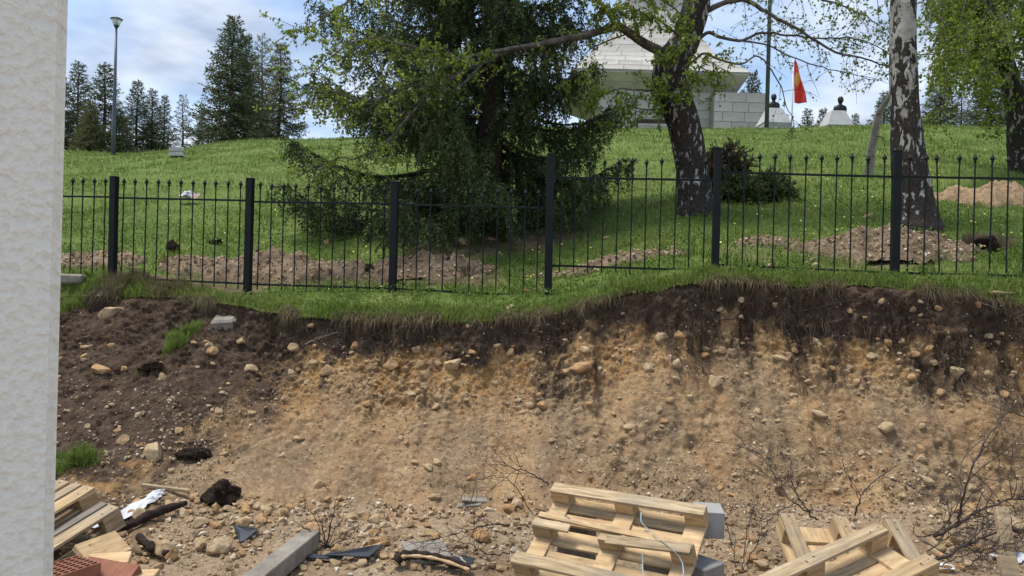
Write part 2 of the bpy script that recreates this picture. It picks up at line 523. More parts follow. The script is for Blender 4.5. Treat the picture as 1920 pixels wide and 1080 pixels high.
c = n.mix(n.ramp(edge, [(.30, 0.0), (.70, 1.0)]), tan_, hc)
bmp = n.bump(n.noise(55, 6, .75), .9, .02)
bmp = n.bump(n.vor(45), .5, .012, bmp)
M['bank_soil'] = n.done(c, .96, bmp, .08)
bank = link('earth_bank', bank_me, M['bank_soil']); tag(bank, kind='structure')
BANK_BVH = BVHTree.FromPolygons([tuple(v) for v in B.reshape(-1, 3)], [tuple(f) for f in grid_faces(NT, len(bx))])

# ---- yard floor in front of the bank
fx = np.concatenate([np.linspace(-40, -5.2, 40)[:-1], np.linspace(-5.2, 5.6, 320), np.linspace(5.6, 40, 40)[1:]])
fyv = np.concatenate([np.linspace(-40, 3.5, 40)[:-1], np.linspace(3.5, 7.75, 125)])
A = np.stack(np.meshgrid(fx, fyv), -1)
Z = floor_z(A[..., 0], A[..., 1]).reshape(A.shape[:2])
FG = np.concatenate([A, Z[..., None]], -1)
me = mesh_np('yard_ground', FG.reshape(-1, 3), grid_faces(len(fyv), len(fx)), True)
n = Nodes('yard_ground')
fa = n.noise(1.5, 5); fb = n.noise(24, 6, .7)
c = n.ramp(fa, [(.3, (.26, .18, .108)), (.5, (.34, .25, .158)), (.7, (.42, .325, .215))])
c = n.mix(n.ramp(fb, [(.35, .7), (.6, 0.0)]), c, (.15, .10, .065))
c = n.mix(n.ramp(n.vor(30), [(.06, .7), (.18, 0.0)]), c, (.52, .43, .30))
M['yard_ground'] = n.done(c, .95, n.bump(n.vor(48), .6, .015, n.bump(n.noise(60, 6, .7), .8, .02)), .1)
yard = link('yard_ground', me, M['yard_ground']); tag(yard, kind='structure')
FLOOR_BVH = BVHTree.FromPolygons([tuple(v) for v in FG.reshape(-1, 3)], [tuple(f) for f in grid_faces(len(fyv), len(fx))])

def hit(x, y, which='any'):
    """first ground surface behind a photo pixel -> (point, normal)"""
    o = Vector((0, 0, CZ)); d = ray(x, y)
    best = None
    for nm, bv in (('floor', FLOOR_BVH), ('bank', BANK_BVH), ('meadow', MEADOW_BVH)):
        if which not in ('any', nm): continue
        h = bv.ray_cast(o, d)
        if h[0] is not None and (best is None or h[3] < best[2]): best = (h[0], h[1], h[3])
    if best is None: return None
    nn = best[1]
    if nn.dot(d) > 0: nn = -nn
    return best[0], nn
def ground_at(X, Y):
    best = None
    for bv in (FLOOR_BVH, BANK_BVH, MEADOW_BVH):
        h = bv.ray_cast(Vector((X, Y, 60)), Vector((0, 0, -1)))
        if h[0] is not None and (best is None or h[0].z > best): best = h[0].z
    return best if best is not None else 0.0
# ================================================================= WALL PIER NEXT TO THE CAMERA
n = Nodes('stucco')
f1 = n.noise(80, 2, .45, dist=.1); f2 = n.noise(260, 4, .6)
c = n.ramp(f1, [(.3, (.73, .70, .61)), (.6, (.80, .77, .685)), (.8, (.83, .80, .715))])
bmp = n.bump(n.ramp(f1, [(.3, 0.0), (.7, 1.0)]), 1.0, .0026, n.bump(f2, .25, .001))
M['stucco'] = n.done(c, .9, bmp, .15)
top = P(133, 0, .95); bot = P(97, 1080, .95)
bm = bmesh.new()
xe = (top.x + bot.x) / 2
bmesh.ops.create_cube(bm, size=1.0)
bmesh.ops.scale(bm, vec=(1.1, .30, 4.6), verts=bm.verts)
bmesh.ops.bevel(bm, geom=[e for e in bm.edges if abs(e.verts[0].co.z - e.verts[1].co.z) > 1], offset=.012, segments=3, affect='EDGES')
me = bpy.data.meshes.new('stucco_wall'); bm.to_mesh(me); bm.free()
o = link('stucco_wall', me, M['stucco'])
WR = R(36)                                     # the house wall runs obliquely past the camera
o.matrix_world = Matrix.Translation((xe, .95, 2.25)) @ Matrix.Rotation(WR, 4, 'Z') @ Matrix.Translation((-.55, .15, 0))
tag(o, 'cream rough-stucco house wall filling the left edge of the view, close up', 'wall')

# ================================================================= FENCE
n = Nodes('fence_paint')
c = n.ramp(n.noise(7, 4), [(.3, (.006, .009, .009)), (.7, (.011, .015, .016))])
c = n.mix(n.ramp(n.noise(55, 4), [(.70, 0.0), (.76, .5)]), c, (.09, .055, .035))
M['fence_paint'] = n.done(c, n.ramp(n.noise(20, 3), [(.3, .55), (.7, .72)]), n.bump(n.noise(90, 3), .15, .003), .2)
fx0, fy0 = FENCE_X[4], FENCE_D[4]
fang = math.atan2(FENCE_D[9] - FENCE_D[4], FENCE_X[9] - FENCE_X[4])
fence = empty('metal_fence', (fx0, fy0, float(zfence(np.array([fx0]))[0])), 'dark green-black metal picket fence with spear tips along the top of the cut bank', 'fence')
def ch(name, me, mat, loc, rz=0.0, ry=0.0, rx=0.0, parent=fence, sc=None):
    o = link(name, me, mat, parent)
    Mx = Matrix.Translation(loc) @ Matrix.Rotation(rz, 4, 'Z') @ Matrix.Rotation(ry, 4, 'Y') @ Matrix.Rotation(rx, 4, 'X')
    if sc is not None: Mx = Mx @ Matrix.Diagonal((*sc, 1))
    o.matrix_world = Matrix.Translation(-Vector(parent.location)) @ Mx if False else Mx
    o.matrix_parent_inverse = Matrix.Translation(parent.location).inverted()
    o.matrix_basis = Mx
    return o
POST_TOP = {-1: 1.38, 0: 1.37, 1: 1.35, 2: 1.31, 3: 1.66, 4: 1.717, 5: 1.68, 6: 1.66}
PANEL = {  # left post: tips z0,z1  rail z0,z1  bottom rail z0,z1 (relative to the eye)
    -1: (1.375, 1.37, 1.115, 1.10, .03, .02), 0: (1.36, 1.33, 1.09, 1.065, .00, -.035), 1: (1.32, 1.255, 1.05, 1.036, -.04, -.045),
    2: (1.25, 1.235, 1.03, .995, -.05, -.095), 3: (1.62, 1.61, 1.377, 1.346, .29, .27), 4: (1.68, 1.65, 1.44, 1.39, .34, .29), 5: (1.65, 1.63, 1.39, 1.36, .29, .28)}
def fpt(i): return FENCE_X[i + 4], FENCE_D[i + 4]
for i in (-3, -2): POST_TOP[i] = 1.39; PANEL[i] = (1.38, 1.378, 1.12, 1.115, .04, .03)
for i in range(-3, 7):
    X, Y = fpt(i)
    zg = float(zfence(np.array([X]))[0]) - .35
    zt = CZ + POST_TOP[i]
    pm_ = rounded_box('post', (.088, .088, zt - zg), .005)
    o = ch('post', pm_, M['fence_paint'], (X, Y, (zt + zg) / 2), fang, random.uniform(-.006, .006))
    cp = rounded_box('post_cap', (.094, .094, .012), .004)
    k = link('post_cap', cp, M['fence_paint'], o); k.location = (0, 0, (zt - zg) / 2 + .006)
pick = {}
def picket_mesh(h):
    key = round(h, 3)
    if key not in pick:
        b = MB(); r = .0085
        b.tube([(0, 0, 0), (0, 0, h - .095)], [r, r], 8)
        # forged spear tip
        prof = [(h - .10, .012), (h - .090, .016), (h - .080, .010), (h - .070, .015), (h - .056, .027), (h - .044, .025), (h - .020, .012), (h, .001)]
        b.tube([(0, 0, z) for z, _ in prof], [q for _, q in prof], 8)
        pick[key] = b.mesh('picket', False); pick[key].materials.append(M['fence_paint'])
    return pick[key]
for i in range(-3, 6):
    (X0, Y0), (X1, Y1) = fpt(i), fpt(i + 1)
    t0, t1, r0, r1, b0, b1 = PANEL[i]
    e = .05 / math.hypot(X1 - X0, Y1 - Y0)
    for nm, z0, z1, hh in (('top_rail', r0, r1, .026), ('bottom_rail', b0, b1, .026)):
        a = Vector((X0 + (X1 - X0) * e, Y0 + (Y1 - Y0) * e, CZ + z0)); c_ = Vector((X1 - (X1 - X0) * e, Y1 - (Y1 - Y0) * e, CZ + z1))
        L = (c_ - a).length
        ch(nm, rounded_box(nm, (L, .012, hh), .002), M['fence_paint'], (a + c_) / 2, fang, -math.asin((z1 - z0) / L))
    NP = 11
    for k in range(NP):
        t = (k + .8) / (NP + .6)
        X = X0 + (X1 - X0) * t; Y = Y0 + (Y1 - Y0) * t
        zt = CZ + t0 + (t1 - t0) * t + random.uniform(-.004, .004)
        zb = CZ + b0 + (b1 - b0) * t - .075
        tilt = random.uniform(-.006, .006)
        if i == 5 and k == 2: tilt = -.045
        ch('picket', picket_mesh(round((zt - zb) / .02) * .02), M['fence_paint'], (X, Y - .0, zb), fang, tilt, random.uniform(-.006, .006))
# ================================================================= FOLIAGE
def kites(p, d, l, w, seed=0):
    """leaf-like quads: base p, unit direction d, length l, width w (arrays) -> verts, quads"""
    r = np.random.default_rng(seed)
    n = len(p)
    s = np.cross(d, r.normal(size=(n, 3)))
    s /= np.linalg.norm(s, axis=1)[:, None] + 1e-9
    l = np.broadcast_to(l, n)[:, None]; w = np.broadcast_to(w, n)[:, None]
    v = np.stack([p, p + d * l * .45 + s * w * .5, p + d * l, p + d * l * .45 - s * w * .5], 1)
    q = np.arange(n * 4).reshape(n, 4)
    return v.reshape(-1, 3), q
def unit(a): return a / (np.linalg.norm(a, axis=-1, keepdims=True) + 1e-9)

def spruce_parts(H, Rb, h0, nb, power=.85, step=.11, klen=.075, kwid=.018, nk=4, droop=.5, blen=.7, trunk_r=.2, seed=0, dens_top=1.0, node=.06, curtain=0, asym=None):
    r = np.random.default_rng(seed)
    br = MB(); P_, D_, L_ = [], [], []
    for b in range(nb):
        f = (b + r.uniform(-.4, .4)) / nb
        h = h0 + (H * .985 - h0) * np.clip(f, 0, 1) ** 1.0
        if H > 10 and h > 6.8 and b % 5 < 3: continue
        a = b * 2.399 + r.uniform(-.5, .5)
        L = Rb * max(.03, (1 - (h - h0) / (H - h0))) ** power * r.uniform(.72, 1.12) + .08
        if asym is not None: L *= asym(a, h)
        el = r.uniform(-.30, .05) + .55 * (h / H) ** 2 + (.1 if h > H * .6 else 0)
        n = max(4, int(L / .16)); t = np.linspace(0, 1, n + 1)
        rr = L * t
        z = h + L * (np.tan(el) * t - droop * .35 * np.sin(t * math.pi * .8) + .16 * t ** 3)
        wig = r.normal(0, .02 * L, n + 1).cumsum() * .5
        ax = np.stack([np.cos(a) * rr - np.sin(a) * wig, np.sin(a) * rr + np.cos(a) * wig, z], 1)
        br.tube([tuple(q) for q in ax], list(np.linspace(max(.012, .018 * L), .004, n + 1)), 4, False)
        # tip and side branchlets
        s = r.uniform(.12, .25) * L if L > .8 else .05
        side = 1
        starts = []
        while s < L:
            starts.append((s, side)); side = -side; s += step * r.uniform(.6, 1.3) * .5 * (2.0 if H > 10 and h > 6.3 else 1.0)
        starts.append((L * .98, 0))
        for (s, side) in starts:
            k = s / L * n; i = min(int(k), n - 1); p = ax[i] + (ax[i + 1] - ax[i]) * (k - i)
            t0 = unit(ax[i + 1] - ax[i])
            lat = np.array([-t0[1], t0[0], 0]) * side
            bl = (blen * (.35 + .65 * math.sin(min(1, (1.08 - s / L) * 1.6) * math.pi / 2)) * r.uniform(.6, 1.15)) * min(1, .4 + L / 2.0)
            bl = min(bl, .12 + .42 * L)
            d = unit(t0 * r.uniform(.55, 1.0) + lat * r.uniform(.6, 1.0) + np.array([0, 0, r.uniform(-.35, .1)]))
            m = max(2, int(bl / node)); q = p.copy(); pts = [q.copy()]
            dirs = [d]
            g = droop * r.uniform(.5, 1.3)
            for j in range(m):
                d = unit(d + np.array([0, 0, -g * .22]) + r.normal(0, .07, 3))
                q = q + d * (bl / m); pts.append(q.copy()); dirs.append(d)
            pts = np.array(pts); dirs = np.array(dirs)
            if bl > .3 and h < 6.5: br.tube([tuple(x) for x in pts[::3]], .004, 3, False)
            nn = nk if h < (6.3 if H > 10 else H * .55) else max(2, int(nk * dens_top))
            for _ in range(nn):
                P_.append(pts + r.normal(0, .008, pts.shape)); D_.append(unit(dirs * .8 + unit(r.normal(size=dirs.shape)) * .72)); L_.append(r.uniform(.7, 1.25, len(pts)))
            if curtain and bl > .25 and h < 6.3:
                for _ in range(curtain):                     # hanging twigs
                    q = pts[r.integers(1, len(pts))]; l2 = r.uniform(.12, .38); tt = np.linspace(.1, 1, 6)[:, None]
                    dd = unit(np.array([r.normal(0, .3), r.normal(0, .3), -1.0])); hp = q + dd * l2 * tt
                    for _ in range(3): P_.append(hp); D_.append(unit(dd * .8 + unit(r.normal(size=hp.shape)) * .75)); L_.append(r.uniform(.6, 1.1, len(hp)))
    P_ = np.concatenate(P_); D_ = np.concatenate(D_); L_ = np.concatenate(L_)
    v, q = kites(P_, D_, L_ * klen, kwid * r.uniform(.7, 1.3, len(P_)), seed + 1)
    crown = mesh_np('crown', v, q)
    tr = MB(); zz = np.linspace(-.3, H, 24)
    tr.tube([(.03 * math.sin(z * 1.1 + seed), .03 * math.cos(z * .9), z) for z in zz], [max(.012, trunk_r * (1 - max(z, 0) / H) ** .8 * (1.25 if z < .1 else 1)) for z in zz], 9)
    return tr.mesh('trunk', True), br.mesh('branches', False), crown

def needle_mat(name, a, b, c, trans=.18):
    n = Nodes(name)
    f = n.math('ADD', n.math('MULTIPLY', n.noise(1.7, 3), .65), n.math('MULTIPLY', n.island(), .35))
    return n.leafy(n.ramp(f, [(.28, a), (.5, b), (.72, c)]), trans, .6)
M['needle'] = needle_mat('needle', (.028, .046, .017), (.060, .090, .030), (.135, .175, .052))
M['needle_far'] = needle_mat('needle_far', (.050, .066, .032), (.090, .108, .046), (.165, .175, .068))  # distance haze put into the colour: lighter needles for the crest trees
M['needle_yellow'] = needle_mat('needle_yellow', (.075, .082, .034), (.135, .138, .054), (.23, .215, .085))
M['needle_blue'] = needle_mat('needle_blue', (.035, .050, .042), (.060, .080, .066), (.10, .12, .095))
simple('spruce_bark', (.035, .026, .020), (.085, .064, .050), 14, .95, .8, 45, .02, .1, c3=(.12, .10, .085))
simple('twig_bark', (.030, .023, .018), (.075, .058, .045), 12, .95, .3, 40, .01, .1)

def base_on(x, y, D=None):
    """point of the meadow behind a pixel (or at a depth)"""
    if D is None: return hit(x, y, 'meadow')[0]
    p = P(x, y, D)
    return Vector((p.x, p.y, float(meadow_z(np.array([p.x]), np.array([p.y]))[0])))

# ---- the big spruce behind the fence
bp = base_on(917, 425, 13.5)
def asym(a, h):
    k = 1.0
    cx = math.cos(a)
    if cx < -.3: k = 1.24 if h < 3.5 else 1.12
    if cx > .2: k = .86 if h < 1.6 else .70
    if math.sin(a) < -.4: k *= .82
    return k
tr, br, cr_ = spruce_parts(17.0, 3.05, .15, 225, .68, .11, .080, .023, 4, .50, .85, .24, seed=11, dens_top=.5, curtain=3, asym=asym)
t = empty('spruce_tree', bp, 'big dark drooping spruce directly behind the middle of the fence', 'spruce')
for nm, me_, mt in (('trunk', tr, 'spruce_bark'), ('branches', br, 'twig_bark'), ('crown', cr_, 'needle')):
    link(nm, me_, M[mt], t)
t.rotation_euler = (0, R(-.6), 0)

# ---- far conifers on the crest: a few shapes, every tree its own object
protos = [spruce_parts(7.0, 2.2, .35, 120, 1.0, .20, .18, .054, 3, .45, .65, .14, seed=31, node=.12),
          spruce_parts(7.0, 1.7, .3, 120, 1.0, .20, .17, .050, 3, .40, .55, .12, seed=32, node=.12),
          spruce_parts(7.0, 1.7, .3, 74, .95, .24, .16, .042, 3, .35, .5, .12, seed=33, node=.12)]
def far_tree(x, ytop, D, var, mat, label, wid=1.0, group='conifers along the crest', name='spruce_tree', ybase=None):
    b = base_on(x, 300, D)
    H = P(x, ytop, D).z - b.z
    s = H / 7.0
    e = empty(name, b, label, 'conifer', group)
    e.rotation_euler = (0, 0, random.uniform(0, 6.28)); e.scale = (s * wid, s * wid, s)
    for nm, me_, mt in zip(('trunk', 'branches', 'crown'), protos[var], ('spruce_bark', 'twig_bark', mat)):
        m2 = me_
        if nm == 'crown':
            key = (var, mat)
            if key not in far_tree.c:
                m2 = me_.copy(); m2.materials.clear(); m2.materials.append(M[mat]); far_tree.c[key] = m2
            m2 = far_tree.c[key]
        link(nm, m2, M[mt], e)
    return e
far_tree.c = {}
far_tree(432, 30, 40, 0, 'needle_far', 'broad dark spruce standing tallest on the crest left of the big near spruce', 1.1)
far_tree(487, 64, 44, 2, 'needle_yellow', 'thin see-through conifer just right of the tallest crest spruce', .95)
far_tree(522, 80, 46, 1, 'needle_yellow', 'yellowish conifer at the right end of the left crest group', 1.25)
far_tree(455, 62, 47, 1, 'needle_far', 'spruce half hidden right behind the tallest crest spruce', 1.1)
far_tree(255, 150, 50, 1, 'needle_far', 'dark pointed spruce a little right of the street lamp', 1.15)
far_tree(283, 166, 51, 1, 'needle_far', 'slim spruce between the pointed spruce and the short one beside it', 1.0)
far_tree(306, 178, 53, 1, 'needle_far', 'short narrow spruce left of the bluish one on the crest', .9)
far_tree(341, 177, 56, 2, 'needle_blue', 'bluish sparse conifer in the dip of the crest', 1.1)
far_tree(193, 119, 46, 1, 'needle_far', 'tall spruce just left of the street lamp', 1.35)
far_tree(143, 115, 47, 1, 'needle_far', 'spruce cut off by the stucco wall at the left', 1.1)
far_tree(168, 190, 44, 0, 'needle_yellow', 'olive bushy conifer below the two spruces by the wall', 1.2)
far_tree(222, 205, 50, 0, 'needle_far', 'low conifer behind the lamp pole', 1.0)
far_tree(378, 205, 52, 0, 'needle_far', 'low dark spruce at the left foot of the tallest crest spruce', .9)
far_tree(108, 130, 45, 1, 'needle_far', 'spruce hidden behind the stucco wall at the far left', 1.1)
# behind the monument and the busts
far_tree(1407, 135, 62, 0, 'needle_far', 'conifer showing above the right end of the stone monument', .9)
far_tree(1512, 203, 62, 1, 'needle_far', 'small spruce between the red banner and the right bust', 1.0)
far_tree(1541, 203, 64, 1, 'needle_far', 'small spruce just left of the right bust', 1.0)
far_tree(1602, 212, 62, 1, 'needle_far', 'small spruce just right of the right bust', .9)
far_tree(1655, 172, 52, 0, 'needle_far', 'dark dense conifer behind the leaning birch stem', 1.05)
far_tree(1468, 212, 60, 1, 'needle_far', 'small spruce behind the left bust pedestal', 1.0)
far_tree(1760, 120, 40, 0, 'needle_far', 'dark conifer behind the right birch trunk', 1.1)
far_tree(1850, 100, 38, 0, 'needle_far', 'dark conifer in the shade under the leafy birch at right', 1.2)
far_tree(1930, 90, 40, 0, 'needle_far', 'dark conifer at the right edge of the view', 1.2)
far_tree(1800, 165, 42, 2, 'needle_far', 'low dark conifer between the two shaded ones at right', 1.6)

# ================================================================= BIRCHES
n = Nodes('birch_bark')
v1 = n.scaled((1.2, 1.2, .6)); v2 = n.scaled((2.2, 2.2, 16))
base = n.ramp(n.noise(5, 4), [(.3, (.26, .24, .21)), (.6, (.44, .42, .38)), (.8, (.55, .53, .49))])
base = n.mix(n.ramp(n.noise(4, 4, .6, v2), [(.60, 0.0), (.66, .85)]), base, (.05, .04, .035))
pt = n.math('ADD', n.noise(8.5, 6, .62, v1, .5), n.math('MULTIPLY', n.at('rough'), .30))
dark = n.ramp(n.noise(24, 5), [(.3, (.016, .013, .011)), (.7, (.060, .048, .040))])
c = n.mix(n.ramp(pt, [(.595, 0.0), (.625, 1.0)]), base, dark)
c = n.mix(n.ramp(n.noise(3.0, 3), [(.58, 0.0), (.75, .35)]), c, (.075, .085, .035))
M['birch_bark'] = n.done(c, .85, n.bump(pt, .7, .03, n.bump(n.noise(60, 4), .5, .01)), .2)
simple('birch_limb', (.045, .036, .030), (.10, .085, .072), 9, .9, .5, 50, .01, .15, c3=(.19, .175, .155))
def leaf_mat(name, a, b, c, trans=.45):
    n = Nodes(name)
    f = n.math('ADD', n.math('MULTIPLY', n.noise(.9, 2), .45), n.math('MULTIPLY', n.island(), .55))
    return n.leafy(n.ramp(f, [(.22, a), (.5, b), (.78, c)]), trans, .45)
M['birch_leaf'] = leaf_mat('birch_leaf', (.115, .175, .022), (.21, .285, .038), (.32, .385, .065))
M['birch_leaf_deep'] = leaf_mat('birch_leaf_deep', (.105, .165, .017), (.195, .265, .028), (.30, .355, .048))

def spline(pts, n):
    pts = np.array(pts, float); m = len(pts)
    s = np.linspace(0, m - 1, n); i = np.minimum(s.astype(int), m - 2); f = (s - i)[:, None]
    p0 = pts[np.maximum(i - 1, 0)]; p1 = pts[i]; p2 = pts[i + 1]; p3 = pts[np.minimum(i + 2, m - 1)]
    return .5 * (2 * p1 + (p2 - p0) * f + (2 * p0 - 5 * p1 + 4 * p2 - p3) * f ** 2 + (3 * p1 - p0 - 3 * p2 + p3) * f ** 3)

def bark_trunk(ctrl, n=60, k=20, amp=.05, rough=(1.0, 0.0), seed=0, name='trunk'):
    """ctrl rows: x,y,z,radius"""
    c = spline(ctrl, n); ang = np.linspace(0, 2 * math.pi, k, endpoint=False)
    V = []
    for i in range(n):
        d = unit(c[min(i + 1, n - 1), :3] - c[max(i - 1, 0), :3])
        a = unit(np.cross(d, [0, 1, .01])); b = np.cross(d, a)
        V.append(c[i, :3] + (np.cos(ang)[:, None] * a + np.sin(ang)[:, None] * b) * c[i, 3])
    V = np.array(V); C = c[:, None, :3]
    q = V.reshape(-1, 3)
    nz = ((fbm(q * np.array([1, 1, .45]), 9, 3, seed) - .5) * 2 * amp).reshape(n, k)
    ro = np.repeat(np.linspace(rough[0], rough[1], n)[:, None], k, 1)
    V = C + (V - C) * (1 + nz[..., None] * (1.2 + ro[..., None] * 1.6))
    i = np.arange(n - 1)[:, None] * k + np.arange(k)[None]; j = np.arange(n - 1)[:, None] * k + (np.arange(k)[None] + 1) % k
    f = np.stack([i, j, j + k, i + k], -1).reshape(-1, 4)
    me = mesh_np(name, V.reshape(-1, 3), f, True)
    attr(me, 'rough', ro.ravel())
    return me

class Birch:
    def __init__(s, seed): s.r = np.random.default_rng(seed); s.br = MB(); s.P = []; s.D = []; s.S = []
    def limb(s, pts, r0, r1, n=26, wob=.02):
        c = spline(pts, n)
        c = c + s.r.normal(0, wob, c.shape) * np.linspace(0, 1, n)[:, None]
        s.br.tube([tuple(q) for q in c], list(np.linspace(r0, r1, n) ** 1.0), 7 if r0 > .02 else 4, True)
        return c
    def twigs(s, c, count, length=(.3, .8), droop=.5, leaves=1.0, t0=.15, spread=1.0, size=.045, sub=2):
        for _ in range(count):
            t = s.r.uniform(t0, 1) * (len(c) - 1); i = min(int(t), len(c) - 2)
            p = c[i] + (c[i + 1] - c[i]) * (t - i)
            s.twig(p, unit(c[i + 1] - c[i]), s.r.uniform(*length), droop, leaves, spread, size, sub)
    def twig(s, p, t0, L, droop, leaves, spread, size, sub):
        d = unit(t0 * s.r.uniform(.1, .9) + s.r.normal(0, .6 * spread, 3) * np.array([1, .8, .7]))
        m = max(4, int(L / .10)); q = np.array(p); pts = [q.copy()]; ds = [d]
        for j in range(m):
            d = unit(d + np.array([0, 0, -droop * .16]) + s.r.normal(0, .12, 3)); q = q + d * L / m
            pts.append(q.copy()); ds.append(d)
        pts = np.array(pts); ds = np.array(ds)
        s.br.tube([tuple(x) for x in pts], list(np.linspace(.0035 + .004 * L, .0018, len(pts))), 3, False)
        nl = int(len(pts) * 1.55 * leaves)
        if nl:
            k = s.r.uniform(.25, len(pts) - 1.01, nl); i = k.astype(int)
            b = pts[i] + (pts[i + 1] - pts[i]) * (k - i)[:, None] + s.r.normal(0, .018, (nl, 3))
            s.P.append(b); s.D.append(unit(s.r.normal(size=(nl, 3)) + np.array([0, 0, -.55]))); s.S.append(size * s.r.uniform(.65, 1.3, nl))
        if sub > 0:
            for _ in range(sub):
                i = s.r.integers(1, len(pts) - 1)
                s.twig(pts[i], ds[i], L * s.r.uniform(.35, .7), droop * 1.2, leaves, spread, size, sub - 1)
    def finish(s, root, trunk_me, leafmat):
        inv = Matrix.Translation(-Vector(root.location))
        o = link('trunk', trunk_me, M['birch_bark'], root); trunk_me.transform(inv)
        m1 = s.br.mesh('limbs', True); m1.transform(inv); link('limbs', m1, M['birch_limb'], root)
        Pp, Dd, Ss = np.concatenate(s.P), np.concatenate(s.D), np.concatenate(s.S)
        v, q = kites(Pp, Dd, Ss, Ss * .85, 5)
        m2 = mesh_np('leaves', v, q); m2.transform(inv); link('crown', m2, M[leafmat], root)

def pxl(lst):
    return [tuple(P(x, y, D)) for (x, y, D) in lst]
# ---- left birch: dark leaning trunk, forked
D1 = 12.6
b1 = Birch(101)
ctl = []
for x, y, w in ((1303, 440, 84), (1303, 400, 76), (1303, 382, 66), (1299, 330, 60), (1288, 255, 60), (1268, 190, 62), (1256, 150, 66), (1264, 112, 62), (1285, 75, 54), (1300, 30, 52), (1310, -20, 50), (1318, -120, 44), (1312, -300, 36), (1320, -600, 14)):
    p = P(x, y, D1); ctl.append((p.x, p.y, p.z, w / F * D1 / 2))
root1 = empty('birch_tree', base_on(1303, 392, D1), 'forked birch with dark leaning trunk, in front of the stone monument', 'birch')
tm1 = bark_trunk(ctl, 90, 20, .055, (.70, .55), 3)
A1 = b1.limb(pxl([(1258, 118, D1), (1240, 98, 12.5), (1210, 82, 12.4), (1180, 62, 12.3), (1155, 50, 12.2), (1100, 66, 12.1), (1050, 75, 12.0), (1000, 86, 11.9), (950, 98, 11.6), (905, 118, 11.3), (860, 140, 11.1), (800, 180, 10.9), (740, 222, 10.8)]), .092, .010, 50, .008)
A2 = b1.limb(pxl([(1000, 84, 11.8), (930, 96, 11.4), (860, 110, 11.1), (780, 90, 10.8), (700, 75, 10.7), (640, 90, 10.6), (580, 150, 10.6)]), .035, .006, 30, .02)
A3 = b1.limb(pxl([(905, 118, 11.3), (850, 170, 10.9), (780, 160, 10.7), (690, 190, 10.6), (620, 170, 10.6), (565, 210, 10.6)]), .026, .005, 30, .02)
A4 = b1.limb(pxl([(800, 180, 10.9), (740, 250, 10.7), (690, 290, 10.6), (620, 300, 10.6), (560, 330, 10.5)]), .02, .005, 24, .02)
A5 = b1.limb(pxl([(1155, 50, 12.2), (1130, 10, 12.0), (1090, -30, 11.9), (1040, -60, 11.8), (960, -80, 11.7)]), .04, .01, 20, .02)
A6 = b1.limb(pxl([(1000, -70, 11.6), (850, -60, 11.0), (720, -30, 10.8), (640, 10, 10.7), (560, 60, 10.7)]), .03, .006, 24, .02)
for c, k, lf in ((A1, 44, .8), (A2, 44, 1.15), (A3, 40, 1.15), (A4, 24, .8), (A5, 26, 1.1), (A6, 34, 1.2)):
    b1.twigs(c, k, (.25, .75), .6, lf, .2, 1.0, .046)
A1b = b1.limb(pxl([(1180, 62, 12.3), (1120, 85, 12.0), (1095, 105, 11.9), (1070, 150, 11.9)]), .014, .004, 14, .01)
b1.twigs(A1b, 8, (.2, .5), .6, .7, .2, 1, .05)
# leaves around the fork
for pts, r0, k in (([(1262, 150, 12.5), (1220, 170, 12.2), (1170, 165, 12.0), (1110, 180, 11.9)], .02, 24), ([(1270, 175, 12.4), (1230, 205, 12.1), (1180, 200, 12.0), (1150, 215, 12.0)], .014, 14),
                   ([(1285, 80, 12.4), (1240, 40, 12.2), (1190, 20, 12.1), (1130, 30, 12.0)], .022, 30), ([(1295, 50, 12.3), (1270, 20, 12.0), (1220, -10, 11.9), (1170, -20, 11.8)], .02, 26),
                   ([(1255, 150, 12.4), (1250, 120, 12.1), (1270, 90, 11.9), (1300, 60, 11.8)], .012, 14), ([(1275, 190, 12.4), (1300, 150, 12.1), (1330, 110, 12.0), (1345, 150, 12.0)], .016, 14),
                   ([(1262, 165, 12.4), (1240, 150, 12.0), (1265, 165, 11.8), (1300, 150, 11.7)], .010, 12)):
    c = b1.limb(pxl(pts), r0, .004, 14, .02); b1.twigs(c, k, (.2, .55), .6, 1.1, .15, 1, .052)
# right-hand limbs against the sky
R1 = b1.limb(pxl([(1308, 30, D1), (1330, 18, 12.5), (1360, 5, 12.4), (1395, 0, 12.3), (1420, 12, 12.2), (1450, 30, 12.1), (1500, 58, 12.0), (1560, 95, 11.9), (1620, 110, 11.8), (1680, 130, 11.7)]), .055, .008, 34, .012)
R2 = b1.limb(pxl([(1290, 95, D1), (1325, 62, 12.5), (1350, 70, 12.4), (1390, 76, 12.3), (1425, 62, 12.2), (1470, 64, 12.1), (1540, 72, 12.0), (1600, 72, 11.9), (1660, 95, 11.8)]), .035, .006, 34, .01)
R3 = b1.limb(pxl([(1390, 76, 12.3), (1440, 85, 12.2), (1480, 105, 12.1), (1540, 125, 12.0), (1600, 140, 11.9), (1645, 152, 11.9)]), .018, .004, 24, .01)
R4 = b1.limb(pxl([(1270, 130, D1), (1300, 115, 12.5), (1320, 100, 12.4), (1350, 112, 12.3), (1390, 120, 12.2), (1420, 105, 12.1), (1445, 130, 12.0), (1465, 165, 12.0), (1475, 200, 12.0), (1490, 235, 12.0), (1470, 262, 12.0)]), .024, .003, 34, .008)
R5 = b1.limb(pxl([(1290, 150, D1), (1310, 125, 12.4), (1330, 140, 12.3), (1335, 165, 12.2)]), .016, .004, 12, .008)
R6 = b1.limb(pxl([(1312, -40, D1), (1360, -60, 12.4), (1430, -40, 12.2), (1510, -10, 12.0), (1580, 10, 11.9), (1650, 40, 11.9)]), .04, .006, 24, .02)
for c, k, lf in ((R1, 46, .75), (R2, 40, .7), (R3, 16, .35), (R4, 14, .45), (R5, 5, .7), (R6, 40, .8)):
    b1.twigs(c, k, (.2, .7), .75, lf, .3, .9, .045, 1)
